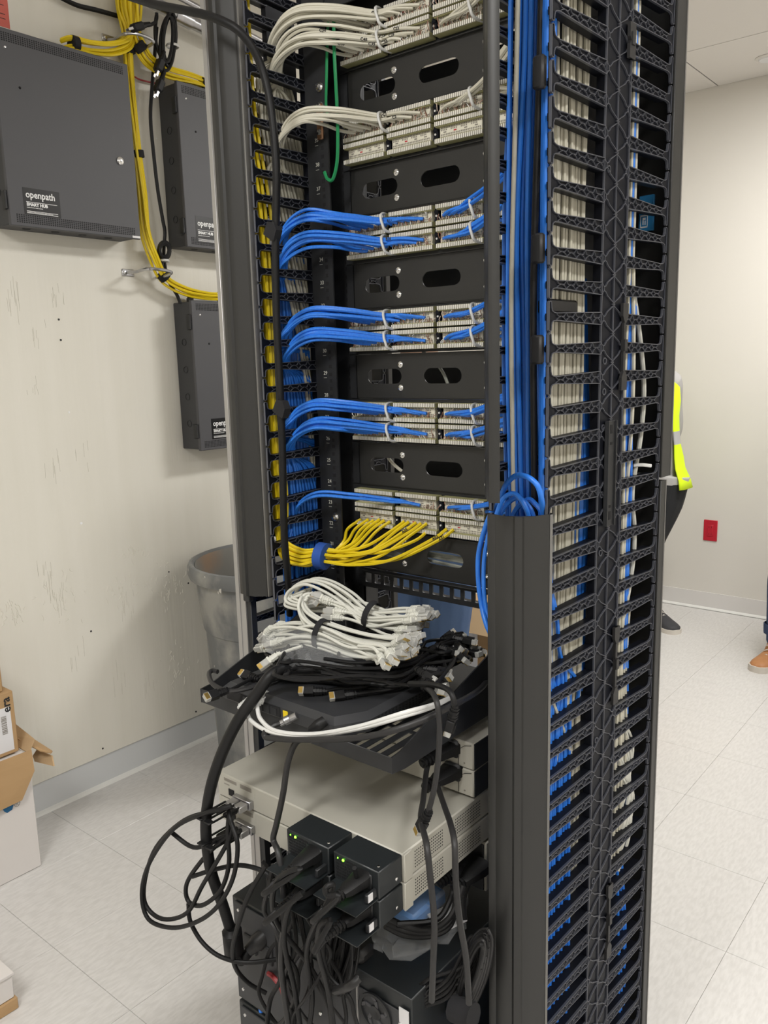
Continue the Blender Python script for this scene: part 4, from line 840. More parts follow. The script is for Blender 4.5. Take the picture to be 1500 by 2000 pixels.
# ============================================================ SHELF AND DEVICES
SX0, SX1, SY = -1.158, -.714, .868
sh = thing('cantilever_shelf', 'black vented cantilever shelf with tapered sides, heaped with cords', 'shelf', (-.936, 1.08, .905))
hs = []
for k in range(20):
    x = SX0+.018+k*.0218
    hs += [rect(x, x+.0095, SY+.022, SY+.112), rect(x, x+.0095, SY+.120, SY+.160), rect(x, x+.0095, SY+.20, SY+.29)]
plate('tray', [rect(SX0, SX1, SY, 1.285)]+hs, .002, M['black'], Matrix.Translation((0, 0, .906)), sh, True)
obj('front_lip', MB().box(SX0, SX1, SY-.002, SY, .900, .926, 0, .0008), M['black'], sh, True)
for x in (SX0, SX1):
    obj('side_bracket', MB().prism([(SY-.002, .900), (SY+.03, .896), (1.285, .896), (1.285, 1.035), (1.23, 1.035), (SY+.02, .928), (SY-.002, .926)], AT_X, x-.001, x+.0015), M['black'], sh, True, smooth=0)
    obj('flange', MB().box(min(x, x+(.001 if x > -.9 else -.022)), max(x+.022 if x > -.9 else x, x), 1.283, 1.2865, .896, 1.035), M['black'], sh, True, smooth=0)
# black gateway on the shelf
gw = thing('network_gateway', 'flat black network gateway with chamfered top edges under the heap of cords', 'network device', (-.94, .99, .927))
GX0, GX1, GY0, GY1, GZ0, GZ1 = -1.088, -.792, .861, 1.13, .9275, .958
ol = [(GX0, GY0), (GX1-.03, GY0), (GX1, GY0+.05), (GX1, GY1), (GX0, GY1)]
cx, cy = (GX0+GX1)/2, (GY0+GY1)/2; sc = lambda p, s, z: (cx+(p[0]-cx)*s, cy+(p[1]-cy)*s, z)
obj('housing', MB().loft([[sc(p, .99, GZ0) for p in ol], [sc(p, 1, GZ0+.004) for p in ol], [sc(p, 1, GZ1-.010) for p in ol], [sc(p, .93, GZ1) for p in ol]]), M['greyd'] if False else mat('gateway_charcoal', (.030, .031, .034), .45), gw, True, smooth=25)
obj('port_recess', MB().box(GX0+.012, GX0+.145, GY0-.0012, GY0, GZ0+.003, GZ1-.011), M['hole'], gw, True, smooth=0)
for k in range(5): obj('port', MB().box(GX0+.055+k*.017, GX0+.069+k*.017, GY0-.002, GY0-.001, GZ0+.004, GZ0+.016).box(GX0+.0555+k*.017, GX0+.0685+k*.017, GY0-.0022, GY0-.002, GZ0+.0165, GZ0+.018), M['black'], gw, True, smooth=0)
obj('warning_sticker', MB().box(GX0+.152, GX0+.163, GY0-.0008, GY0, GZ0+.004, GZ0+.017), M['cyel'], gw, True, smooth=0)
obj('logo_disc', MB().lathe((-1.0, 1.03, GZ1), [(.05, 0), (.0495, .0004), (.001, .0004)], 30), M['hole'], gw, True)
mb = MB()
for k in range(22):
    for j in range(4): y = GY0+.07+k*.009; mb.box(GX1-.001, GX1+.0004, y, y+.004, GZ0+.004+j*.0042, GZ0+.0062+j*.0042)
o = obj('vent_holes', mb, M['hole'], gw, True, smooth=0); o['kind'] = 'stuff'
# beige appliances
def appliance(label, x0, x1, y0, y1, z0, z1, vents=True, front=None):
    t = thing('network_appliance', label, 'network device', ((x0+x1)/2, (y0+y1)/2, z0))
    obj('chassis', MB().box(x0, x1, y0, y1, z0, z1, 0, .0022), M['beige'], t, True)
    if vents:
        for a in (.10, .21):
            mb = MB()
            for k in range(16):
                for j in range(6): y = y0+a-.07+k*.0048; z = z0+.009+j*.0052; mb.box(x1-.001, x1+.0003, y, y+.0020, z, z+.0020)
            o = obj('vent_holes', mb, M['hole'], t, True, smooth=0); o['kind'] = 'stuff'
    return t
AY = .870
for nm, z0 in (('upper', .7255), ('lower', .6775)):
    z1 = z0+.0465
    t = appliance('beige rack appliance with two black power supplies, %s of the pair below the shelf' % nm, -1.132, -.700, AY, 1.29, z0, z1)
    f = AY-.0006
    pr = MB().box(-1.112, -1.078, f, AY, z1-.012, z1-.006).box(-1.068, -1.038, f, AY, z1-.013, z1-.005).box(-1.112, -1.098, f, AY, z1-.019, z1-.017)
    for k in range(12): pr.box(-1.066+k*.0023, -1.0648+k*.0023, f-.0002, AY, z1-.012, z1-.006); pr.box(-1.110+k*.0023, -1.1088+k*.0023, f-.0002, AY, z1-.011, z1-.007)
    obj('label_plate', MB().box(-1.115, -1.03, f+.0003, AY+.001, z1-.022, z1-.004), M['paper'] if False else M['beige'], t, True, smooth=0)
    obj('printing', pr, M['beiged'], t, True, smooth=0)
    obj('port', MB().box(-1.100, -1.086, f-.001, AY, z0+.010, z0+.022), M['hole'], t, True, smooth=0)
    cg = obj('transceiver_cage', MB().box(-1.080, -1.034, AY-.010, AY, z0+.004, z0+.020, 0, .001), M['steel'], t, True)
    for k in (0, 1): obj('transceiver', MB().box(-1.078+k*.022, -1.060+k*.022, AY-.030, AY-.010, z0+.005, z0+.0175, 0, .0015), M['rail'], t, True); obj('cable_boot', MB().box(-1.0765+k*.022, -1.0615+k*.022, AY-.056, AY-.030, z0+.007, z0+.016, 0, .003), M['rubber'], t, True); obj('pull_tab', MB().box(-1.0775+k*.022, -1.0745+k*.022, AY-.085, AY-.028, z0+.016, z0+.0185).box(-1.0640+k*.022, -1.0610+k*.022, AY-.085, AY-.028, z0+.016, z0+.0185).box(-1.0775+k*.022, -1.0610+k*.022, AY-.095, AY-.083, z0+.0155, z0+.019, 0, .001), M['rubber'], t, True)
    obj('side_cheek', MB().box(-.700, -.696, AY-.0, AY+.02, z0, z1, 0, .001), M['beige'], t, True)
    PYF = .815
    for k, (px0, px1) in enumerate(((-.893, -.801), (-.791, -.701))):
        pz1 = z1-.001; pz0 = z0+.001
        ps = obj('power_supply', MB().box(px0, px1, PYF, AY+.001, pz0+.0, pz1, 0, .0015).box(px0+.004, px1-.002, PYF-.05, PYF, pz0, pz0+.0016), M['psu'], t, True)
        mb = MB()
        for a in range(12):
            for b in range(7): mb.box(px0+.005+a*.0036, px0+.0075+a*.0036, PYF-.0005, PYF+.0001, pz0+.006+b*.005, pz0+.0092+b*.005)
        o = obj('fan_grille', mb, M['hole'], ps, smooth=0); o['kind'] = 'stuff'
        if nm == 'upper': obj('status_light', MB().lathe((0, 0, 0), [(.0022, 0), (.0018, .0012), (.0003, .0016)], 10).xf(axes((px0+.021, PYF-.0005, pz1-.007), (1, 0, 0), (0, 0, 1))), M['led'], ps)
        if nm == 'upper': obj('status_light', MB().lathe((0, 0, 0), [(.0012, 0), (.0010, .0008), (.0003, .001)], 8).xf(axes((px0+.010, PYF-.0005, pz1-.007), (1, 0, 0), (0, 0, 1))), M['led'], ps)
        obj('inlet_socket', MB().box(px0+.046, px0+.078, PYF-.003, PYF, pz0+.012, pz0+.036, 0, .002), M['black'], ps)
        obj('release_lever', MB().box(px1-.010, px1-.004, PYF-.022, PYF, pz0+.004, pz0+.017, 0, .001), M['black'], ps)
        if k: obj('lever_label', MB().box(px1-.0045, px1-.0035, PYF-.020, PYF-.010, pz0+.005, pz0+.017), M['paper'], ps, smooth=0); obj('screw', MB().lathe((0, 0, 0), [(.003, 0), (.0026, .001), (.0003, .0012)], 10).xf(axes((px1, AY-.014, pz0+.012), (0, 1, 0), (0, 0, 1))), M['chrome'], ps)
        obj('screw', MB().lathe((px1-.010, PYF+.012, pz1), [(.0024, 0), (.002, .0008), (.0003, .001)], 10), M['chrome'], ps)
for nm, z0, z1 in (('upper', .826, .874), ('lower', .7765, .8245)):
    t = appliance('beige rack device with a black plug, %s of the two set back under the shelf' % nm, -1.13, -.698, 1.062, 1.30, z0, z1, False)
    obj('side_panel', MB().box(-.698, -.6965, 1.064, 1.30, z0+.001, z1-.001), M['black'], t, True, smooth=0)
    obj('seam', MB().strip([(-.728, z0+.003), (-.728, z1-.018), (-.716, z1-.008), (-.702, z1-.004)], .0007, AT_Y, 1.0612, 1.0622), M['hole'], t, True, smooth=0)
    obj('screw', MB().lathe((0, 0, 0), [(.0016, 0), (.0014, .0008), (.0003, .001)], 8).xf(axes((-.716, 1.0618, z0+.009), (1, 0, 0), (0, 0, 1))), M['beiged'], t, True)
for nm, z0, z1 in (('upper', .628, .674), ('lower', .580, .626)):
    t = appliance('beige rack device set back under the power supplies, %s one' % nm, -1.13, -.698, 1.10, 1.30, z0, z1, False)
    obj('socket_panel', MB().box(-.80, -.702, 1.096, 1.10, z0+.003, z1-.003, 0, .001), M['black'], t, True)
# battery backup units at the bottom
for nm, z0, z1 in (('upper', .292, .512), ('lower', .06, .285)):
    t = thing('battery_backup', 'black rack battery backup unit, %s of the two at the foot of the rack' % nm, 'battery', (-.915, 1.09, z0))
    obj('case', MB().box(-1.13, -.70, .884, 1.30, z0, z1, 0, .002), M['psu'], t, True)
    F0 = .8835
    obj('rear_plate', MB().box(-1.12, -.97, F0-.004, F0, z0+.01, z1-.006, 0, .001).box(-.962, -.712, F0-.003, F0, z0+.01, z1-.03, 0, .001), M['greyd'], t, True)
    fn = obj('fan', MB().lathe((0, 0, 0), [(.034, 0), (.034, .004), (.029, .004), (.029, 0)], 26).lathe((0, 0, 0), [(.0001, 0), (.012, .003), (.012, 0)], 16).xf(axes((-.772, F0-.003, z1-.058), (1, 0, 0), (0, 0, 1))), M['black'], t, True)
    mb = MB()
    for k in range(5):
        a = k*2*PI/5; mb.strip([(.011*math.cos(a), .011*math.sin(a)), (.022*math.cos(a+.25), .022*math.sin(a+.25)), (.030*math.cos(a+.6), .030*math.sin(a+.6))], .006, AT_Z, 0, .0022)
    obj('fan_blade', mb.xf(axes((-.772, F0-.0032, z1-.058), (1, 0, 0), (0, 0, 1))), M['grey'], fn, smooth=0)
    obj('inner_divider', MB().box(-.812, -.8095, F0-.006, F0, z1-.10, z1-.012), M['rail'], t, True, smooth=0)
    for x, z in ((-1.108, z1-.02), (-.985, z1-.05), (-1.108, z0+.03), (-.985, z0+.03), (-.90, z1-.13), (-.72, z1-.05)):
        obj('screw', MB().lathe((0, 0, 0), [(.0035, 0), (.003, .0015), (.0004, .002)], 10).xf(axes((x, F0-.004, z), (1, 0, 0), (0, 0, 1))), M['chrome'], t, True)
    for k in range(3):
        so = obj('outlet_socket', MB().box(-1.095+k*.044, -1.06+k*.044, F0-.008, F0-.003, z1-.095, z1-.060, 0, .003), M['black'], t, True)
    obj('red_lead', MB().tube(smooth([(-1.03, F0-.006, z1-.115), (-1.01, F0-.012, z1-.108), (-.99, F0-.012, z1-.12), (-.985, F0-.008, z1-.15)], 4), .0045, 6), M['cred'], t, True)
    obj('printed_label', MB().box(-1.005, -.98, F0-.0046, F0-.004, z1-.11, z1-.085), M['paper'], t, True, smooth=0)
    obj('printed_label', MB().box(-.722, -.703, F0-.0046, F0-.003, z1-.075, z1-.020), M['paper'], t, True, smooth=0)

# ------------------------------------------------------------ plugs
def modular_plug(boot, hood=.003):
    mb = MB().tube([(-.020, 0, 0), (-.012, 0, 0), (-.0115, 0, 0), (-.004, 0, 0), (.0, 0, 0)], [.0030, .0042, .0052, .0056, .0052], 8, 0)
    for k in range(4): mb.tube([(-.0165+k*.004, 0, 0), (-.0150+k*.004, 0, 0)], [.0052+.0004*k]*2, 8, 0)
    mb.box(-.001, hood, -.0064, .0064, -.0046, .0046, 0, .0008); mb.box(hood-.001, .0205, -.0058, .0058, -.0042, .0040, 1, .0008); mb.box(.004, .016, -.0022, .0022, .0040, .0066, 1 if hood < .01 else 0)
    mb.box(.0145, .0206, -.0048, .0048, -.0044, -.0034, 2)
    return mb.mesh('plug', [boot, M['clear'], M['gold']], 40)
PW = modular_plug(M['cwhite2']); PB = modular_plug(M['rubber'], .0135)
def plug(parent, p, d, me, roll=0.0, s=1.15):
    d = Vector(d).normalized(); up = Vector((0, 0, 1)) if abs(d.z) < .85 else Vector((0, 1, 0)); side = up.cross(d)
    o = link('plug', me, parent, True); o.matrix_basis = axes(p, d, side) @ Matrix.Rotation(roll, 4, 'X') @ Matrix.Scale(s, 4); return o
def mains_plug(parent, p, d, s=1.0, name='plug', m='rubber', short=False):      # moulded plug with ribbed strain relief
    d = Vector(d).normalized(); up = Vector((0, 0, 1)) if abs(d.z) < .85 else Vector((0, 1, 0)); mt = axes(p, d, up.cross(d)) @ Matrix.Scale(s, 4)
    mb = MB().loft([[(x, y*.0135*k, z*.0095*k) for y, z in ((-1, -.6), (-.6, -1), (.6, -1), (1, -.6), (1, .6), (.6, 1), (-.6, 1), (-1, .6))] for x, k in ((-.030, .55), (-.022, .75), (-.006, .92), (0, 1), (.012, 1))])
    for k in range(3 if short else 6): mb.tube([(-.0295-(k+1)*.0055, 0, 0), (-.027-(k+1)*.0055, 0, 0)], [.0082-k*.0006]*2, 8)
    mb.cyl((-.048 if short else -.064, 0, 0), (-.028, 0, 0), .0038, 8, 0, .0058)
    return obj(name, mb.xf(mt), M[m], parent, True)

# ------------------------------------------------------------ white patch cords tied in two hanks on the shelf
def hank(label, loc, cords_px, n, tie_a, tie_b, tie_r, seed, plugs_at, spread):
    rnd = random.Random(seed); t = thing('cord_bundle', label, 'cord bundle', loc)
    for i in range(n):
        path = cords_px[i % len(cords_px)]; oz = rnd.uniform(-1, 1); oy = rnd.uniform(-1, 1); q = []
        for j, (px, py, Y, sp) in enumerate(path):
            q.append(dY(px+rnd.gauss(0, 1.5), py, Y)+Vector((0, oy*.016, oz*sp+rnd.gauss(0, .0012))))
        c = cord('cord', q, .0029, M['cwhite2'], t, 8, 6)
        s = smooth(q, 6)
        if plugs_at[i % len(cords_px)][0]: plug(c, s[0], s[0]-s[2], PW, rnd.uniform(-.8, .8))
        if plugs_at[i % len(cords_px)][1]: plug(c, s[-1], s[-1]-s[-3], PW, rnd.uniform(-.8, .8))
    a, b = Vector(tie_a), Vector(tie_b); d = (b-a).normalized(); mid = (a+b)/2
    # flat band that wraps the oval of the hank
    sx = Vector((0, 1, 0)); sx = (sx-d*sx.dot(d)).normalized(); sz = d.cross(sx)
    rg = [[mid+d*k+sx*math.cos(q)*(.020+w_)+sz*math.sin(q)*(tie_r+w_) for q in [2*PI*j/24 for j in range(24)]] for k, w_ in ((-.0055, 0), (-.0055, .0018), (.0055, .0018), (.0055, 0))]
    obj('velcro_tie', MB().loft(rg, 0, False), M['velb'], t, True)
    return t
YA = 1.075
hank('upper hank of off-white patch cords tied with a black band on the shelf', dY(700, 1215, YA),
     [[(815, 1196, YA, .012), (780, 1197, YA, .016), (727, 1196, YA, .020), (680, 1163, YA, .016), (640, 1139, YA, .010), (605, 1134, YA, .006), (577, 1148, YA-.005, .004), (570, 1166, YA-.01, .006), (590, 1172, YA-.015, .008), (612, 1168, YA-.02, .008)],
      [(825, 1200, YA, .012), (780, 1205, YA, .018), (725, 1204, YA, .020), (690, 1186, YA, .018), (660, 1172, YA-.01, .014), (640, 1166, YA-.015, .012)],
      [(805, 1222, YA, .012), (770, 1220, YA, .016), (725, 1208, YA, .020), (680, 1190, YA, .016), (630, 1190, YA-.01, .008), (585, 1185, YA-.015, .006), (566, 1178, YA-.012, .005), (568, 1168, YA-.005, .005), (600, 1158, YA, .008)],
      [(790, 1235, YA-.005, .012), (760, 1228, YA, .016), (726, 1212, YA, .020), (690, 1200, YA-.01, .014), (662, 1196, YA-.018, .010)]],
     20, dY(722, 1200, YA), dY(729, 1204, YA), .026, 1, [(1, 1), (1, 1), (1, 0), (1, 1)], 0)
YBn = 1.0
hank('lower hank of off-white patch cords, plugs fanned at both ends, on the shelf', dY(650, 1265, YBn),
     [[(795, 1258, YBn, .010), (755, 1262, YBn, .014), (700, 1258, YBn, .018), (640, 1240, YBn, .020), (600, 1215, YBn, .014), (585, 1190, YBn+.01, .008), (588, 1170, YBn+.02, .006), (600, 1165, YBn+.03, .005)],
      [(530, 1253, YBn, .012), (548, 1250, YBn, .014), (590, 1240, YBn, .018), (635, 1244, YBn, .020), (700, 1268, YBn, .016), (760, 1272, YBn-.01, .012), (785, 1262, YBn-.015, .010)],
      [(785, 1275, YBn-.015, .008), (740, 1270, YBn, .014), (690, 1266, YBn, .018), (638, 1246, YBn, .020), (585, 1228, YBn, .014), (545, 1230, YBn, .012), (532, 1236, YBn, .010)],
      [(545, 1256, YBn-.015, .006), (590, 1250, YBn-.01, .012), (640, 1256, YBn, .016), (690, 1270, YBn, .014), (735, 1285, YBn-.01, .006), (745, 1292, YBn-.02, .003)]],
     24, dY(626, 1238, YBn), dY(632, 1241, YBn), .028, 2, [(1, 0), (1, 1), (1, 1), (1, 0)], 0)
for i, (pts, lab) in enumerate((([(700, 1262), (728, 1265), (742, 1280), (748, 1290)], 'off-white cord end drooping from the lower hank, left of two'), ([(715, 1258), (745, 1262), (758, 1275), (764, 1283)], 'off-white cord end drooping from the lower hank, right of two'), ([(590, 1262), (560, 1272), (538, 1282), (527, 1290)], 'off-white cord end lying on the gateway at the left of the hanks'))):
    q = [dY(x, y, YBn-.05-.01*k) for k, (x, y) in enumerate(pts)]; c = cable('patch_cable', q, .0030, M['cwhite2'], lab, 'cord', None, 8)
    plug(c, q[-1], q[-1]-q[-2], PW, 2.6, 1.15)
# clear bag around the lower hank
rnd = random.Random(11); mb = MB(); c0 = dY(612, 1268, .985); rings = []
for i in range(9):
    f = i/8; x = -.115+.23*f; s = math.sin(PI*(f*.9+.05))**.5; rings.append([c0+Vector((x, (.055*s*math.cos(a))+rnd.gauss(0, .004), (.030*s*math.sin(a))+rnd.gauss(0, .004))) for a in [2*PI*k/12 for k in range(12)]])
tag(obj('plastic_bag', mb.loft(rings), M['bag'], smooth=0), 'crumpled clear plastic bag under the off-white patch cords', 'bag')
# the heap of black patch cords
rnd = random.Random(13)
for i in range(44):
    z = .962+.052*rnd.random()**1.4; top = (z-.962)/.052; g = 1-top*.5
    c0 = (rnd.gauss(893, 17), rnd.gauss(1272, 11)); y2 = rnd.uniform(1288, 1334) if i < 34 else rnd.uniform(1262, 1290)
    kind = i % 4
    A = [(c0[0], c0[1]), (c0[0]-rnd.uniform(20, 45), c0[1]+rnd.uniform(4, 18)), (790+rnd.gauss(0, 15), y2-rnd.uniform(-8, 14)), (700+rnd.gauss(0, 20), y2+rnd.gauss(0, 7)), (610+rnd.gauss(0, 20), y2-rnd.uniform(-4, 16))]
    if kind == 0: A += [(555+rnd.gauss(0, 12), y2-rnd.uniform(8, 22)), (540+rnd.gauss(0, 10), y2-rnd.uniform(20, 40)), (590+rnd.gauss(0, 20), 1268+rnd.gauss(0, 8))]
    elif kind == 1: A += [(560+rnd.gauss(0, 14), y2-rnd.uniform(0, 12)), (535+rnd.gauss(0, 12), y2-rnd.uniform(4, 20))]
    elif kind == 2: A = A[:4]+[(640+rnd.gauss(0, 30), y2-12), (700+rnd.gauss(0, 20), y2-30), (800, y2-36)]
    else: A = [(845+rnd.gauss(0, 10), 1330+rnd.gauss(0, 10)), (870, 1305+rnd.gauss(0, 8))]+A[1:]
    q = [dZ(x, y, z+rnd.gauss(0, .002)+(.012 if k < 2 else 0)) for k, (x, y) in enumerate(A)]
    cb = cable('patch_cable', q, .0031, M['rubber'], 'black patch cord in the heap on the shelf', 'cord', 'black patch cords heaped on the shelf', 7)
    s = smooth(q, 6)
    plug(cb, s[0]+Vector((0, 0, .002)), Vector((R(.2, 1), R(-.6, .5), R(-.2, .4))), PB, R(-1, 1))
for pts, z, lab, r in (([(700, 1300), (640, 1312), (560, 1322), (515, 1305)], .966, None, .003), ):
    pass
for pts, lab in (([(860, 1310), (780, 1342), (720, 1352), (690, 1356), (672, 1358)], 'black patch cord whose gold-tipped plug lies at the front of the gateway'), ([(760, 1330), (700, 1344), (660, 1345), (632, 1350), (612, 1350)], 'black patch cord whose plug lies left of the gold-tipped plug'),
                 ([(700, 1322), (620, 1330), (540, 1318), (500, 1322), (455, 1345), (425, 1355)], 'black patch cord reaching past the left front corner of the shelf'), ([(640, 1300), (600, 1310), (565, 1308), (560, 1302)], 'black patch cord with plug standing on the gateway beneath the white hank'),
                 ([(600, 1330), (540, 1322), (500, 1325), (488, 1321)], 'black patch cord with plug at the left end of the gateway')):
    q = [dZ(x, y, .966) for x, y in pts]; cb = cable('patch_cable', q, .0033, M['rubber'], lab, 'cord', None, 8); plug(cb, q[-1], q[-1]-q[-2], PB, 2.5, 1.2)
cable('patch_cable', [dZ(560, 1318, .967), dZ(500, 1340, .967), dZ(450, 1350, .965), dZ(418, 1338, .965), dZ(408, 1318, .967), dZ(414, 1310, .967), dZ(425, 1312, .967)], .0042, M['rubber2'], 'dark grey cord curling round the left end of the gateway', 'cord', None, 8)

# ------------------------------------------------------------ loose cables round the shelf and devices
def pc(name, pts, r, m, lab, cat='cable', group=None, n=9): return cable(name, [dY(*p) for p in pts], r, M[m], lab, cat, group, n)
b = pc('power_cable', [(560, 1305, .90), (530, 1318, .865), (497, 1362, .84), (462, 1412, .815), (430, 1480, .80), (409, 1550, .79), (402, 1620, .79), (412, 1700, .80), (436, 1770, .82), (452, 1822, .83)], .0098, 'rubber', 'thickest black cable drooping from the shelf to a ferrite lump', n=12)
p = dY(455, 1838, .83); d = dY(457, 1862, .835)-dY(452, 1815, .83); d.normalize()
fe = thing('ferrite_core', 'black ferrite lump on the thickest cable, left of the power supplies', 'ferrite core', p)
obj('shell', MB().tube([p-d*.030, p-d*.024, p-d*.022, p+d*.022, p+d*.026, p+d*.032], [.010, .016, .0185, .0185, .015, .010], 10), M['rubber'], fe, True)
pc('power_cable', [(461, 1862, .835), (470, 1876, .84), (480, 1866, .85), (497, 1846, .87), (515, 1830, .885)], .0095, 'rubber', 'black cable end rising from the ferrite lump to the battery unit')
tag(obj('cable_gland', MB().tube([dY(484, 1858, .855), dY(498, 1845, .868), dY(500, 1843, .87), dY(520, 1826, .89)], [.011, .014, .0165, .0165], 12), M['rubber2']), 'black ribbed gland beside the ferrite lump', 'gland')
LP = [([(452, 1574, .80), (432, 1580, .79), (400, 1588, .78), (340, 1618, .77), (292, 1685, .765), (277, 1745, .765), (290, 1795, .765), (335, 1812, .77), (385, 1800, .775), (425, 1770, .78), (455, 1715, .785), (464, 1650, .79), (450, 1600, .80), (446, 1578, .81)], 'outermost'),
      ([(446, 1576, .805), (420, 1584, .79), (360, 1602, .775), (305, 1655, .77), (283, 1720, .77), (285, 1768, .77), (318, 1795, .775), (365, 1783, .78), (395, 1730, .785), (425, 1680, .79), (447, 1640, .80), (455, 1612, .81)], 'second'),
      ([(462, 1618, .81), (430, 1645, .80), (395, 1680, .79), (365, 1725, .785), (368, 1760, .785), (395, 1768, .785), (430, 1740, .79), (447, 1690, .795), (445, 1630, .80), (447, 1590, .81)], 'small inner'),
      ([(470, 1622, .81), (420, 1640, .80), (378, 1655, .79), (330, 1622, .78)], 'short crossing'),
      ([(368, 1765, .785), (372, 1800, .785), (395, 1840, .79), (430, 1868, .80), (480, 1880, .82), (540, 1874, .86)], 'lower trailing'),
      ([(375, 1712, .785), (420, 1698, .80), (470, 1690, .81), (520, 1705, .82), (550, 1740, .83)], 'rightward')]
for pts, nm in LP: pc('data_cable', pts, .0040, 'rubber', 'black looping data cable left of the appliances, %s loop' % nm)
pc('power_lead', [(612, 1428, .845), (598, 1440, .835), (577, 1452, .83), (562, 1490, .82), (553, 1550, .81), (540, 1610, .80), (534, 1640, .80), (545, 1670, .79), (553, 1740, .78), (553, 1810, .78), (549, 1880, .785), (556, 1950, .79), (566, 2020, .80)], .0050, 'rubber2', 'charcoal cord falling from the gateway past the left power supply')
t = mains_plug(bpy.data.objects[-1] if False else fe, dY(628, 1414, .848), (.4, .9, .1), .9) if False else None
t = thing('power_plug', 'black barrel plug in the front of the gateway', 'plug', dY(622, 1415, .85))
obj('barrel', MB().tube([dY(605, 1428, .84), dY(618, 1419, .846), dY(621, 1417, .847), dY(634, 1408, .858)], [.006, .0085, .0095, .0085], 12), M['rubber'], t, True)
t = thing('coaxial_connector', 'nickel coaxial connector on the front of the gateway', 'connector', dY(560, 1408, .85))
obj('nut', MB().tube([dY(548, 1413, .842), dY(556, 1409, .846), dY(556.5, 1408.5, .846), dY(566, 1404, .852), dY(566.5, 1403.8, .852), dY(580, 1397, .858)], [.0055, .0055, .0075, .0075, .0060, .0060], 10), M['steel'], t, True)
pc('antenna_cable', [(552, 1412, .844), (538, 1416, .835), (520, 1428, .822), (517, 1437, .815), (530, 1442, .815), (600, 1445, .815), (700, 1441, .82), (790, 1420, .84), (870, 1385, .90), (930, 1352, 1.04), (952, 1330, 1.14)], .0048, 'rubber2', 'grey coaxial cable sweeping along the front of the shelf')
for i, (x0, y0, dx) in enumerate(((484, 1377, 0), (504, 1376, 10))):
    q = [dY(x0, y0-6, .855), dY(x0-1, y0+8, .842), dY(x0+6, y0+30, .83), dY(530+dx, 1430-2*i, .82), dY(600+dx, 1437-3*i, .82), dY(700, 1423-4*i, .83), dY(790, 1398-6*i, .85), dY(845, 1380-3*i, .90), dY(885, 1360, 1.0)]
    cb = cable('network_cable', q, .0036, M['ring'], 'white cable plugged into the gateway, %s of two' % ('left' if i == 0 else 'right'), 'cable', None, 9); plug(cb, q[0]+Vector((0, .004, .0)), (0, 1, .15), modular_plug(M['ring']), 0, 1.25)
def dangling(pts, r, m, lab, roll=0.5):
    q = [dY(*p) for p in pts]; cb = cable('patch_cable', q, r, M[m], lab, 'cord', None, 9); plug(cb, q[-1], q[-1]-q[-2], PB, roll, 1.25); return cb
dangling([(800, 1335, .93), (850, 1338, .90), (880, 1352, .88), (888, 1385, .875), (882, 1406, .875)], .0042, 'rubber', 'black cord hanging over the shelf corner with a steel-tipped plug', 1.2)
dangling([(830, 1340, .93), (850, 1362, .87), (858, 1410, .86), (856, 1480, .86), (848, 1540, .86), (835, 1590, .86), (828, 1603, .86)], .0042, 'rubber2', 'charcoal cord hanging to a plug just above the right power supply')
dangling([(530, 1318, .87), (500, 1350, .85), (478, 1385, .84), (470, 1400, .838)], .0042, 'rubber', 'black cord dangling its plug at the left front of the gateway')
for i, (pp, back, path) in enumerate((((876, 1461), (840, 1480), [(842, 1484, 1.02), (834, 1500, 1.00), (827, 1560, .93), (822, 1600, .87), (833, 1650, .82), (841, 1720, .81), (848, 1800, .81), (846, 1880, .81), (843, 1955, .82)]),
                                      ((880, 1507), (845, 1528), [(850, 1525, 1.02), (856, 1540, 1.0), (868, 1575, .94), (880, 1610, .88), (888, 1650, .85), (890, 1720, .84), (898, 1800, .84), (910, 1870, .85), (916, 1960, .86)]))):
    nm = ('upper', 'lower')[i]; q = [dY(*p) for p in path]
    cb = cable('power_lead', q, .0046, M['rubber2'], 'black mains cord from the %s set-back device, hanging past the supplies' % nm, 'cord', None, 9)
    a, c = dY(*pp, 1.055), dY(*back, 1.02); mains_plug(cb, a, a-c+Vector((.0, .05, .0)), 1.35, short=True)
    obj('socket_flange', MB().box(-.016, .016, -.004, .004, -.016, .016, 0, .004).xf(Matrix.Translation(dY(pp[0]+4, pp[1]-1, 1.058))), M['black'], cb, True)
for i, (x, y) in enumerate(((905, 1687), (932, 1697))):
    q = [dY(x, y, 1.07), dY(x-8, y+14, 1.04), dY(x-18, y+40, 1.02), dY(x-28, y+75, 1.0), dY(x-55, y+110, .97), dY(x-130, y+118, .92)] if i == 0 else [dY(x, y, 1.07), dY(x-10, y+18, 1.05), dY(x-22, y+40, 1.04), dY(x-28, y+66, 1.03), dY(x-25, y+100, 1.02)]
    cb = cable('power_lead', q, .0052, M['rubber'], 'black cord plugged in behind the plastic bag, %s of two' % ('left' if i == 0 else 'right'), 'cord', None, 9)
    mains_plug(cb, q[0], Vector((.15, 1, .15)), 1.3, short=True)
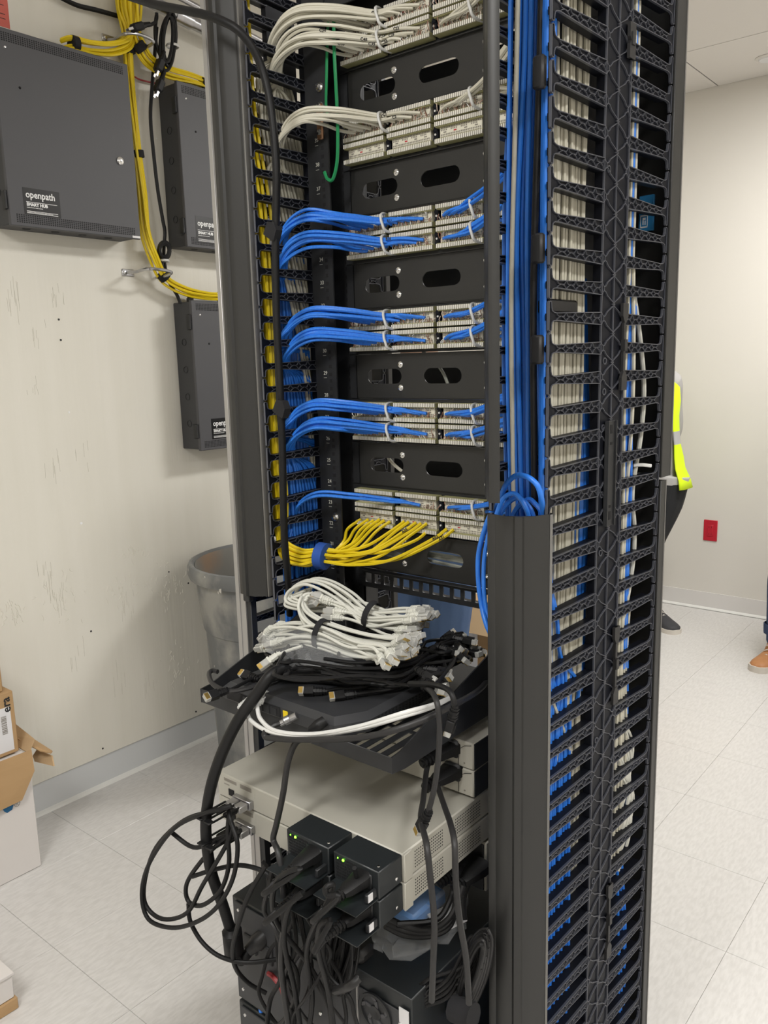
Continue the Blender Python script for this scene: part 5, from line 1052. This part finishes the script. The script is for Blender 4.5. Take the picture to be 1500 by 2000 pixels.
# mains plugs in the power supplies and the tangle below them
PS = [(-.893+.062, .752, 'upper left'), (-.791+.060, .752, 'upper right'), (-.893+.062, .704, 'lower left'), (-.791+.060, .704, 'lower right')]
TG = [[(585, 1700, .735), (560, 1705, .73), (535, 1735, .735), (540, 1800, .77), (600, 1880, .80), (640, 1960, .81), (650, 2030, .82)],
      [(660, 1752, .725), (640, 1748, .72), (636, 1735, .72), (650, 1728, .73), (640, 1760, .74), (600, 1850, .78), (610, 1950, .80), (600, 2030, .80)],
      [(590, 1745, .745), (565, 1770, .75), (555, 1840, .77), (575, 1930, .79), (590, 2030, .80)],
      [(645, 1800, .735), (625, 1810, .74), (622, 1860, .76), (640, 1930, .79), (655, 2030, .81)]]
for (x, z, nm), tr in zip(PS, TG):
    p = Vector((x, .806, z)); dr_ = Vector((.16, .95, .20)).normalized(); st = p-dr_*.068
    q = [st, st-dr_*.02+Vector((0, 0, -.006))]+[dY(*k) for k in tr]
    cb = cable('power_lead', q, .0043, M['rubber'], 'black mains cord plugged into the %s power supply' % nm, 'cord', None, 9); mains_plug(cb, p, dr_, 1.1)
rnd = random.Random(17)
for i in range(13):
    x = rnd.uniform(525, 670); Yd = rnd.uniform(.79, .865); amp = rnd.uniform(10, 40); q = []
    for k in range(9):
        y = 1690+k*(340/8); q.append(dY(x+amp*math.sin(k*.9+i)+(-8 if k < 2 else 0)+rnd.gauss(0, 5), y+rnd.gauss(0, 6), Yd+rnd.gauss(0, .006)))
    cable('power_lead', q, rnd.choice((.0028, .0034, .0042)), M[rnd.choice(('rubber', 'rubber', 'rubber2'))], 'black cord in the tangle below the power supplies', 'cord', 'tangled cords below the power supplies', 8)
for i in range(9):
    cx, cy = rnd.uniform(640, 690), rnd.uniform(1850, 1880); a, bb_ = rnd.uniform(10, 26), rnd.uniform(45, 80); ph = rnd.uniform(0, 6)
    cable('power_lead', [dY(cx+a*math.sin(k*2*PI/9+.3*i)+.15*k, cy-bb_*math.cos(k*2*PI/9), .83+.004*i+.004*math.sin(k+ph)) for k in range(10)], .0029, M['rubber'], 'black cord looped in the tied hank before the battery unit', 'cord', 'looped cords of the tied hank', 8)
pc('velcro_strap', [(655, 1935, .80), (672, 1930, .80), (688, 1922, .80), (700, 1910, .81)], .007, 'rubber2', 'flat grey tie round the hank of looped cords', 'strap')
pc('network_cable', [(520, 1690, .80), (490, 1740, .79), (470, 1790, .79), (455, 1850, .80), (460, 1890, .82), (485, 1920, .85), (520, 1940, .87)], .0042, 'rubber', 'thin black cable sagging left of the battery unit')
pc('network_cable', [(514, 1918, .90), (508, 1945, .895), (510, 1975, .89), (518, 2010, .90)], .0045, 'cblue', 'short blue cable at the left foot of the rack')
# coil of black cords at the lower right
t = thing('cord_coil', 'coiled black power cord hanging at the inner side of the lower right door', 'cord', dY(925, 1900, .95))
for i in range(9):
    a, bb_ = 14+3*i, 70+4*i+rnd.uniform(-5, 5); th = -.35
    cord('cord_loop', [dY(920+a*math.cos(q)*.8+bb_*math.sin(q)*.28, 1905-bb_*math.sin(q)*.9, .93+.006*i+rnd.gauss(0, .002)) for q in [2*PI*k/12+.2*i for k in range(13)]], .0034, M['rubber2'] if i % 2 else M['rubber'], t, 8, 5)
obj('velcro_tie', MB().tube([dY(885, 1968, .92), dY(925, 1985, .92)], .020, 10), M['velb'], t, True)
for i in range(4):
    pc('power_lead', [(820+5*i, 1925+9*i, .92), (845, 1908+12*i, .93), (900, 1890+14*i, .95), (930, 1860+10*i, .96), (920, 1830+8*i, .97), (880, 1905+12*i, .94), (828, 1948+6*i, .92)], .0034, 'rubber', 'black cord loop resting on the battery unit', 'cord', 'black cord loops on the battery unit')
for i in range(3):
    pc('power_lead', [(905-6*i, 1730+6*i, 1.0), (880, 1790+8*i, .97), (840, 1815+6*i, .95), (790, 1808+9*i, .93), (752, 1790+9*i, .91)], .0052, 'rubber', 'black cord running along the front of the plastic bag, %s' % ('uppermost', 'middle one', 'lowest')[i], 'cord')
# bag of parts on the battery unit
rnd = random.Random(19); rings = []; bc = Vector((-.785, 1.02, .545))
for i in range(10):
    f = i/9; y = -.10+.20*f; s = max(.35, math.sin(PI*(f*.86+.07))**.6); rings.append([bc+Vector((.075*s*math.cos(a)+rnd.gauss(0, .005), y+rnd.gauss(0, .004), max(-.030, .034*s*math.sin(a)+rnd.gauss(0, .005)))) for a in [2*PI*k/14 for k in range(14)]])
tag(obj('plastic_bag', MB().loft(rings), M['bag'], smooth=0), 'clear plastic bag of small parts lying on the battery unit', 'bag')
t = tag(obj('blue_packet', MB().box(-.842, -.775, .99, 1.09, .530, .560, 0, .006), M['bagblue']), 'blue packet showing inside the bag on the battery unit', 'packet')
tag(obj('power_brick', MB().box(-.870, -.805, .885, .925, .5135, .540, 0, .008).xf(Matrix.Identity(4)), M['rubber2']), 'small black block beside the bag on the battery unit', 'adapter')
tag(obj('paper_slip', MB().prism([(-.768, 1.02), (-.722, .995), (-.705, 1.05), (-.75, 1.075)], AT_Z, .550, .553), M['paper']), 'white slip of paper inside the bag on the battery unit', 'paper')

# ------------------------------------------------------------ behind the rack: carton seen under the lacing panel
q = dY(905, 1215, 2.9); t = thing('carton', 'brown carton seen through the rack behind the heap of cords', 'box', (q.x+.12, 2.95, 0))
a = dY(893, 1170, 2.75); obj('carton_body', MB().box(a.x+.02, a.x+.62, 2.75, 3.15, .0, a.z-.0, 0, .004), M['cardb'], t, True)
obj('carton_flap', MB().prism([(2.75, a.z), (2.66, a.z-.10), (2.655, a.z-.098), (2.75, a.z+.006)], AT_X, a.x+.02, a.x+.62), M['cardi'], t, True, smooth=0)
obj('packing_list', MB().box(a.x+.03, a.x+.10, 2.746, 2.7498, a.z-.30, a.z-.12), M['paper'], t, True, smooth=0)
# ============================================================ PEOPLE
M['lips'] = mat('lips', (.40, .16, .13), .5)
def ell(c, a, b, n=20, rz=0.0): return [Vector((c[0]+a*math.cos(q)*math.cos(rz)-b*math.sin(q)*math.sin(rz), c[1]+a*math.cos(q)*math.sin(rz)+b*math.sin(q)*math.cos(rz), c[2])) for q in [2*PI*k/n for k in range(n)]]
def limb(mb, pts, rad, n=14): mb.tube(smooth(pts, 4), [rad[min(int(i/4), len(rad)-1)]+(rad[min(int(i/4)+1, len(rad)-1)]-rad[min(int(i/4), len(rad)-1)])*((i % 4)/4) for i in range((len(pts)-1)*4+1)], n)
def hand_mesh(mb, wr, d, side, curl):       # palm with four unequal curled fingers and a thumb
    d = Vector(d).normalized(); s = Vector(side).normalized(); nrm = d.cross(s).normalized(); wr = Vector(wr)
    mb.loft([[wr+d*l+s*math.cos(q)*a+nrm*math.sin(q)*b for q in [2*PI*k/10 for k in range(10)]] for l, a, b in ((-.02, .024, .019), (.02, .034, .016), (.06, .041, .015), (.088, .038, .012))])
    for k, (o, L) in enumerate(((-.036, .070), (-.012, .080), (.012, .074), (.035, .058))):
        b0 = wr+d*.082+s*o; p = [b0-d*.02]; an = 0
        for seg in (0, L*.45, L*.32, L*.23):
            an += curl if seg else 0; p.append(p[-1]+(d*math.cos(an)+nrm*math.sin(an))*(seg or .02))
        mb.tube(p, [.0090, .0088, .0083, .0076, .0066], 8)
    b0 = wr+d*.03-s*.028; mb.tube([b0, b0+d*.025-s*.022+nrm*.006, b0+d*.055-s*.030+nrm*.014, b0+d*.078-s*.028+nrm*.020], [.013, .0115, .010, .008], 8)
def person(label, loc, rz, legs, arms, torso, mats, region, lean=(0, 0)):
    t = thing('person', label, 'person', loc, rz); mb = MB(); lx, ly = lean
    T = torso; rg = []
    for z, a, b, oy in T: f = (z-.85)/.55; rg.append(ell((lx*f, oy+ly*f, z), a, b))
    mb.loft(rg)
    top = Vector((lx, ly, 1.40)); nk = top+Vector((0, .012, .05)); hd = top+Vector((0, -.015, .205))
    mb.tube([nk+Vector((0, .01, -.06)), nk, hd+Vector((0, .02, -.06))], [.075, .058, .056], 14)
    for k in range(1):
        hr = []
        for dz, a, b, oy in ((-.115, .020, .028, -.05), (-.105, .040, .050, -.032), (-.075, .060, .078, -.012), (-.03, .071, .092, 0), (.02, .075, .098, .004), (.06, .070, .092, .006), (.09, .052, .070, .008), (.108, .022, .03, .008)): hr.append(ell((hd.x, hd.y+oy, hd.z+dz), a, b, 18))
        mb.loft(hr)
        mb.tube([hd+Vector((0, -.088, .018)), hd+Vector((0, -.104, -.012)), hd+Vector((0, -.112, -.028)), hd+Vector((0, -.088, -.036))], [.008, .011, .014, .008], 8)
        for s in (1, -1): mb.lathe((0, 0, 0), [(.001, 0), (.026, .004), (.028, .012), (.001, .014)], 12); mb.v[-48:] = [tuple(Matrix.Translation(hd+Vector((s*.070, .012, -.010))) @ Matrix.Rotation(s*PI/2, 4, 'Y') @ Matrix.Diagonal((1.2, .7, 1, 1)) @ Vector(p)) for p in mb.v[-48:]]
        mb.tube([hd+Vector((-.024, -.083, -.062)), hd+Vector((0, -.090, -.062)), hd+Vector((.024, -.083, -.062))], [.005, .008, .005], 8)
    for pts, r in legs: limb(mb, pts, r)
    for pts, r, hdir, hside, curl in arms:
        pts = [Vector(p)+Vector((lx, ly, 0))*((p[2]-.85)/.55) for p in pts]; sh_ = Vector((lx+math.copysign(.095, pts[0].x-lx), ly+.012, 1.392)); pts[0].z -= .012; limb(mb, [sh_]+pts, [.040]+list(r)); hand_mesh(mb, pts[-1], hdir, hside, curl)
    me = mb.mesh('body', M['skin'], 0); o = bpy.data.objects.new('body', me); COL.objects.link(o)
    md = o.modifiers.new('r', 'REMESH'); md.mode = 'VOXEL'; md.voxel_size = .0055; md.use_smooth_shade = True
    sm = o.modifiers.new('s', 'SMOOTH'); sm.factor = .5; sm.iterations = 5
    dg = bpy.context.evaluated_depsgraph_get(); me2 = bpy.data.meshes.new_from_object(o.evaluated_get(dg)); bpy.data.objects.remove(o)
    me2.name = 'body'; me2.materials.clear()
    for m in mats: me2.materials.append(M[m])
    me2.polygons.foreach_set('material_index', [region(p.center) for p in me2.polygons]); me2.polygons.foreach_set('use_smooth', [True]*len(me2.polygons))
    link('body', me2, t)
    # hair and eyes
    hr = []
    for dz, a, b, oy in ((-.03, .074, .070, .034), (.01, .079, .088, .022), (.045, .080, .099, .010), (.075, .071, .092, .008), (.1, .052, .07, .008), (.117, .02, .03, .008)): hr.append(ell((hd.x, hd.y+oy, hd.z+dz), a, b, 20))
    obj('hair', MB().loft(hr), M['hair'], t, smooth=80)
    for s in (1, -1):
        e = obj('eye', MB().lathe((0, 0, 0), [(.0001, -.009), (.0065, -.0065), (.009, 0), (.0065, .0065), (.0001, .009)], 12).xf(Matrix.Translation(hd+Vector((s*.030, -.0805, .012)))), M['ink'], t)
        obj('iris', MB().lathe((0, 0, 0), [(.0001, .0095), (.0045, .0084), (.0052, .006)], 12).xf(Matrix.Translation(hd+Vector((s*.030, -.0805, .012))) @ Matrix.Rotation(PI/2, 4, 'X')), M['hair'], e)
        obj('eyebrow', MB().tube([hd+Vector((s*.016, -.0935, .030)), hd+Vector((s*.031, -.0925, .035)), hd+Vector((s*.046, -.0815, .030))], [.0025, .0035, .002], 6), M['hair'], t)
    obj('lips', MB().tube([hd+Vector((-.022, -.080, -.062)), hd+Vector((-.008, -.0905, -.060)), hd+Vector((.008, -.0905, -.060)), hd+Vector((.022, -.080, -.062))], [.002, .0055, .0055, .002], 8), M['lips'], t)
    return t, hd
def shoe(t, ank, d, m, sole, boot=False, name='shoe', L=.285):
    d = Vector(d).normalized(); s = Vector((-d.y, d.x, 0)); a = Vector((ank[0], ank[1], 0)); rg = []
    for f, w, h in ((-.085, .022, .055), (-.075, .034, .10 if not boot else .13), (-.03, .040, .115 if not boot else .17), (.02, .042, .105 if not boot else .165), (.06, .044, .085), (.11, .049, .065), (.15, .050, .054), (.18, .042, .046), (.20, .022, .035)):
        rg.append([a+d*f+s*math.cos(q)*w+Vector((0, 0, .022+max(0, h-.022)*max(0, math.sin(q))**.7)) if math.sin(q) >= 0 else a+d*f+s*math.cos(q)*w+Vector((0, 0, .022)) for q in [2*PI*k/16 for k in range(16)]])
    o = obj(name, MB().loft(rg), M[m], t, smooth=60)
    out = [(-.092, .026), (-.07, .040), (-.02, .043), (.05, .046), (.11, .053), (.155, .053), (.188, .043), (.207, .02)]
    pl = [a+d*f+s*w for f, w in out]+[a+d*f-s*w for f, w in out[::-1]]
    obj('sole', MB().prism([(p.x, p.y) for p in pl], AT_Z, 0, .024 if not boot else .030), M[sole], o)
    for k in range(4):
        c = a+d*(.04+k*.022)+Vector((0, 0, .100-.013*k+(.028-.008*k if boot else 0))); obj('lace', MB().tube([c-s*.024-Vector((0, 0, .012)), c+Vector((0, 0, .002)), c+s*.024-Vector((0, 0, .012))], .003, 6), M[sole], o)
    return o
TOR = [(.78, .10, .07, .0), (.82, .155, .105, 0), (.90, .165, .118, 0), (.98, .160, .118, -.012), (1.08, .152, .118, -.02), (1.18, .165, .118, -.012), (1.28, .182, .118, 0), (1.35, .180, .100, .008), (1.40, .130, .078, .012), (1.43, .07, .06, .014)]
def reg_of(shirt_z, sleeve=True):
    def f(c):
        if c.z > 1.445 : return 0
        if c.z > shirt_z and (abs(c.x) < .5): return 1
        return 2
    return f
LEAN = (-.062, -.02)
# 1: the man in the hi-vis vest behind the right manager
lr = [.105, .098, .088, .066, .058, .052]
def handskin(c, wrists, base):
    for w_, r in wrists:
        if (c-Vector(w_)).length < r: return 0
    return base
p1w = [((-.05, .17, .92), .115), ((.05, .17, .92), .115)]
def reg1(c):
    if c.z > 1.445: return 0
    if c.y > .10 and (c-Vector((.0, .19, .86))).length < .12: return 0
    return 1 if c.z > .815 else 2
t1, hd = person('standing person in grey shirt, yellow hi-vis vest and black trousers behind the rack', (-1.715, 4.36, 0), math.radians(24),
    [([(.105, 0, .86), (.085, -.005, .70), (.02, -.02, .47), (.02, 0, .28), (.05, .02, .09)], [.122, .106, .076, .062, .050]), ([(-.095, 0, .86), (-.105, .0, .70), (-.10, -.01, .47), (-.095, .02, .28), (-.09, .03, .09)], [.118, .106, .072, .060, .048])],
    [([(.160, .02, 1.375), (.165, .10, 1.24), (.168, .16, 1.10), (.12, .18, 1.0), (.05, .19, .93)], [.062, .054, .048, .042, .030], (-.7, .1, -.6), (0, .3, 1), .35), ([(-.165, .02, 1.375), (-.185, .09, 1.24), (-.185, .15, 1.10), (-.12, .18, 1.0), (-.05, .19, .93)], [.062, .054, .048, .042, .030], (.7, .1, -.6), (0, .3, 1), .35)],
    TOR, ['skin', 'shirtg', 'pantsb'], reg1, LEAN)
# vest: two front panels and a back, open in front
def vest(t):
    rows = [(.79, .222, .158), (.84, .212, .152), (.90, .190, .142), (.96, .186, .138), (1.03, .180, .138), (1.10, .180, .136), (1.18, .184, .134), (1.26, .198, .132), (1.33, .200, .118), (1.385, .155, .098), (1.415, .095, .085)]
    mb = MB(); n = 40; th = .006
    a0, a1 = math.radians(-90+40), math.radians(270-40); V = []
    for z, a, b in rows:
        op = math.radians(34 if z > 1.39 else 48 if z > 1.3 else 54 if z > 1.0 else 42+ (z-.79)*50); a0, a1 = -PI/2+op, 1.5*PI-op
        for j in range(n+1):
            q = a0+(a1-a0)*j/n; wv = .005*math.sin(7*q+z*9) if z < 1.0 else 0
            V.append(((a+wv)*math.cos(q)+LEAN[0]*(z-.85)/.55, (b+wv)*math.sin(q)-.006+LEAN[1]*(z-.85)/.55, z))
    m = n+1; F = []; MI = []
    for i in range(len(rows)-1):
        for j in range(n):
            q = a0+(a1-a0)*(j+.5)/n; z = (rows[i][0]+rows[i+1][0])/2; e = min(j, n-1-j)
            F.append((i*m+j, i*m+j+1, (i+1)*m+j+1, (i+1)*m+j)); band = (1.03 < z < 1.10) or (z > 1.18 and 5 <= e <= 8 and math.sin(q) < .2)
            MI.append(1 if band else 0)
    mb.v = V; mb.f = F; mb.m = MI; me = mb.mesh('vest', [M['hivis'], M['reflect']], 80); o = link('hivis_vest', me, t)
    s = o.modifiers.new('s', 'SOLIDIFY'); s.thickness = th; s.offset = 1
    return o
vest(t1)
shoe(t1, (.065, .02), (.62, -1, 0), 'shoe', 'sole'); shoe(t1, (-.09, .03), (-.35, -1, 0), 'shoe', 'sole')
BX_ = Matrix.Translation((.057, .006, 0))
bd = obj('badge', MB().box(-.027, .027, -.156, -.153, .955, 1.045, 0, .001).xf(Matrix.Translation((.075, .012, 0))), M['paper'], t1)
obj('portrait', MB().box(-.008, .012, -.1575, -.156, .985, 1.022).xf(BX_), M['skin'], bd, smooth=0); obj('printing', MB().box(.0, .042, -.1575, -.156, .960, .968).box(.022, .040, -.1575, -.156, 1.005, 1.008).box(.022, .040, -.1575, -.156, .995, .998).xf(BX_), M['inkb'], bd, smooth=0)
obj('lanyard', MB().tube(smooth([(.075, -.142, 1.045), (.045, -.150, 1.2), (.02, -.125, 1.36), (.015, -.05, 1.425), (-.005, .05, 1.44), (-.062, .07, 1.445), (-.12, .05, 1.44), (-.135, -.04, 1.425), (-.09, -.125, 1.36), (.0, -.152, 1.2), (.075, -.142, 1.045)], 4), .003, 6), M['inkb'], t1)
# 2: the person at the right edge, of whom a boot and a trouser leg show
def reg2(c):
    if c.z > 1.445: return 0
    if .62 < c.z < .88 and c.x > .235: return 0
    return 1 if c.z > .86 else 2
ARM = lambda s: ([(s*.175, .012, 1.375), (s*.235, .02, 1.24), (s*.26, .02, 1.10), (s*.275, -.01, .97), (s*.285, -.04, .87)], [.060, .054, .047, .040, .028], (s*.05, -.2, -1), (0, -s*1, .2), .22)
t2, hd = person('person in dark jeans and tan boots standing at the right edge', (-.755, 3.99, 0), math.radians(-38),
    [([(.09, 0, .86), (.10, -.005, .70), (.10, -.015, .47), (.10, .01, .28), (.10, .02, .10)], [.112, .104, .080, .072, .066]), ([(-.10, 0, .86), (-.14, .0, .70), (-.20, -.015, .47), (-.245, .01, .28), (-.26, .02, .10)], [.112, .104, .080, .070, .062])],
    [ARM(1), ([(-.165, .02, 1.375), (-.185, .09, 1.24), (-.185, .15, 1.10), (-.10, .18, 1.0), (-.03, .19, .93)], [.062, .054, .048, .042, .030], (.7, .1, -.6), (0, .3, 1), .35)], TOR, ['skin', 'navy', 'jeansd'], reg2)
shoe(t2, (-.26, .01), (.40, -.9, 0), 'boot', 'sole', True, 'boot'); shoe(t2, (.10, .01), (.25, -1, 0), 'boot', 'sole', True, 'boot')
for s, x in ((-1, -.26), (1, .10)): obj('trouser_hem', MB().lathe((x, .012, .145), [(.060, .0), (.070, .004), (.072, .05), (.066, .054)], 16), M['jeansd'], t2)
# 3: the person standing behind the rack whose jeans show under the lacing panel
t3, hd = person('person in faded blue jeans standing right behind the rack', (-1.80, 2.42, 0), math.radians(8),
    [([(.09, 0, .86), (.095, -.005, .70), (.09, -.015, .47), (.09, .01, .28), (.09, .02, .09)], [.115, .108, .085, .075, .068]), ([(-.09, 0, .86), (-.095, .0, .70), (-.09, -.015, .47), (-.09, .01, .28), (-.09, .02, .09)], [.115, .108, .085, .075, .068])],
    [ARM(1), ARM(-1)], TOR, ['skin', 'navy', 'jeans'], reg2)
shoe(t3, (-.09, .01), (-.2, -1, 0), 'shoe', 'sole'); shoe(t3, (.09, .01), (.2, -1, 0), 'shoe', 'sole')
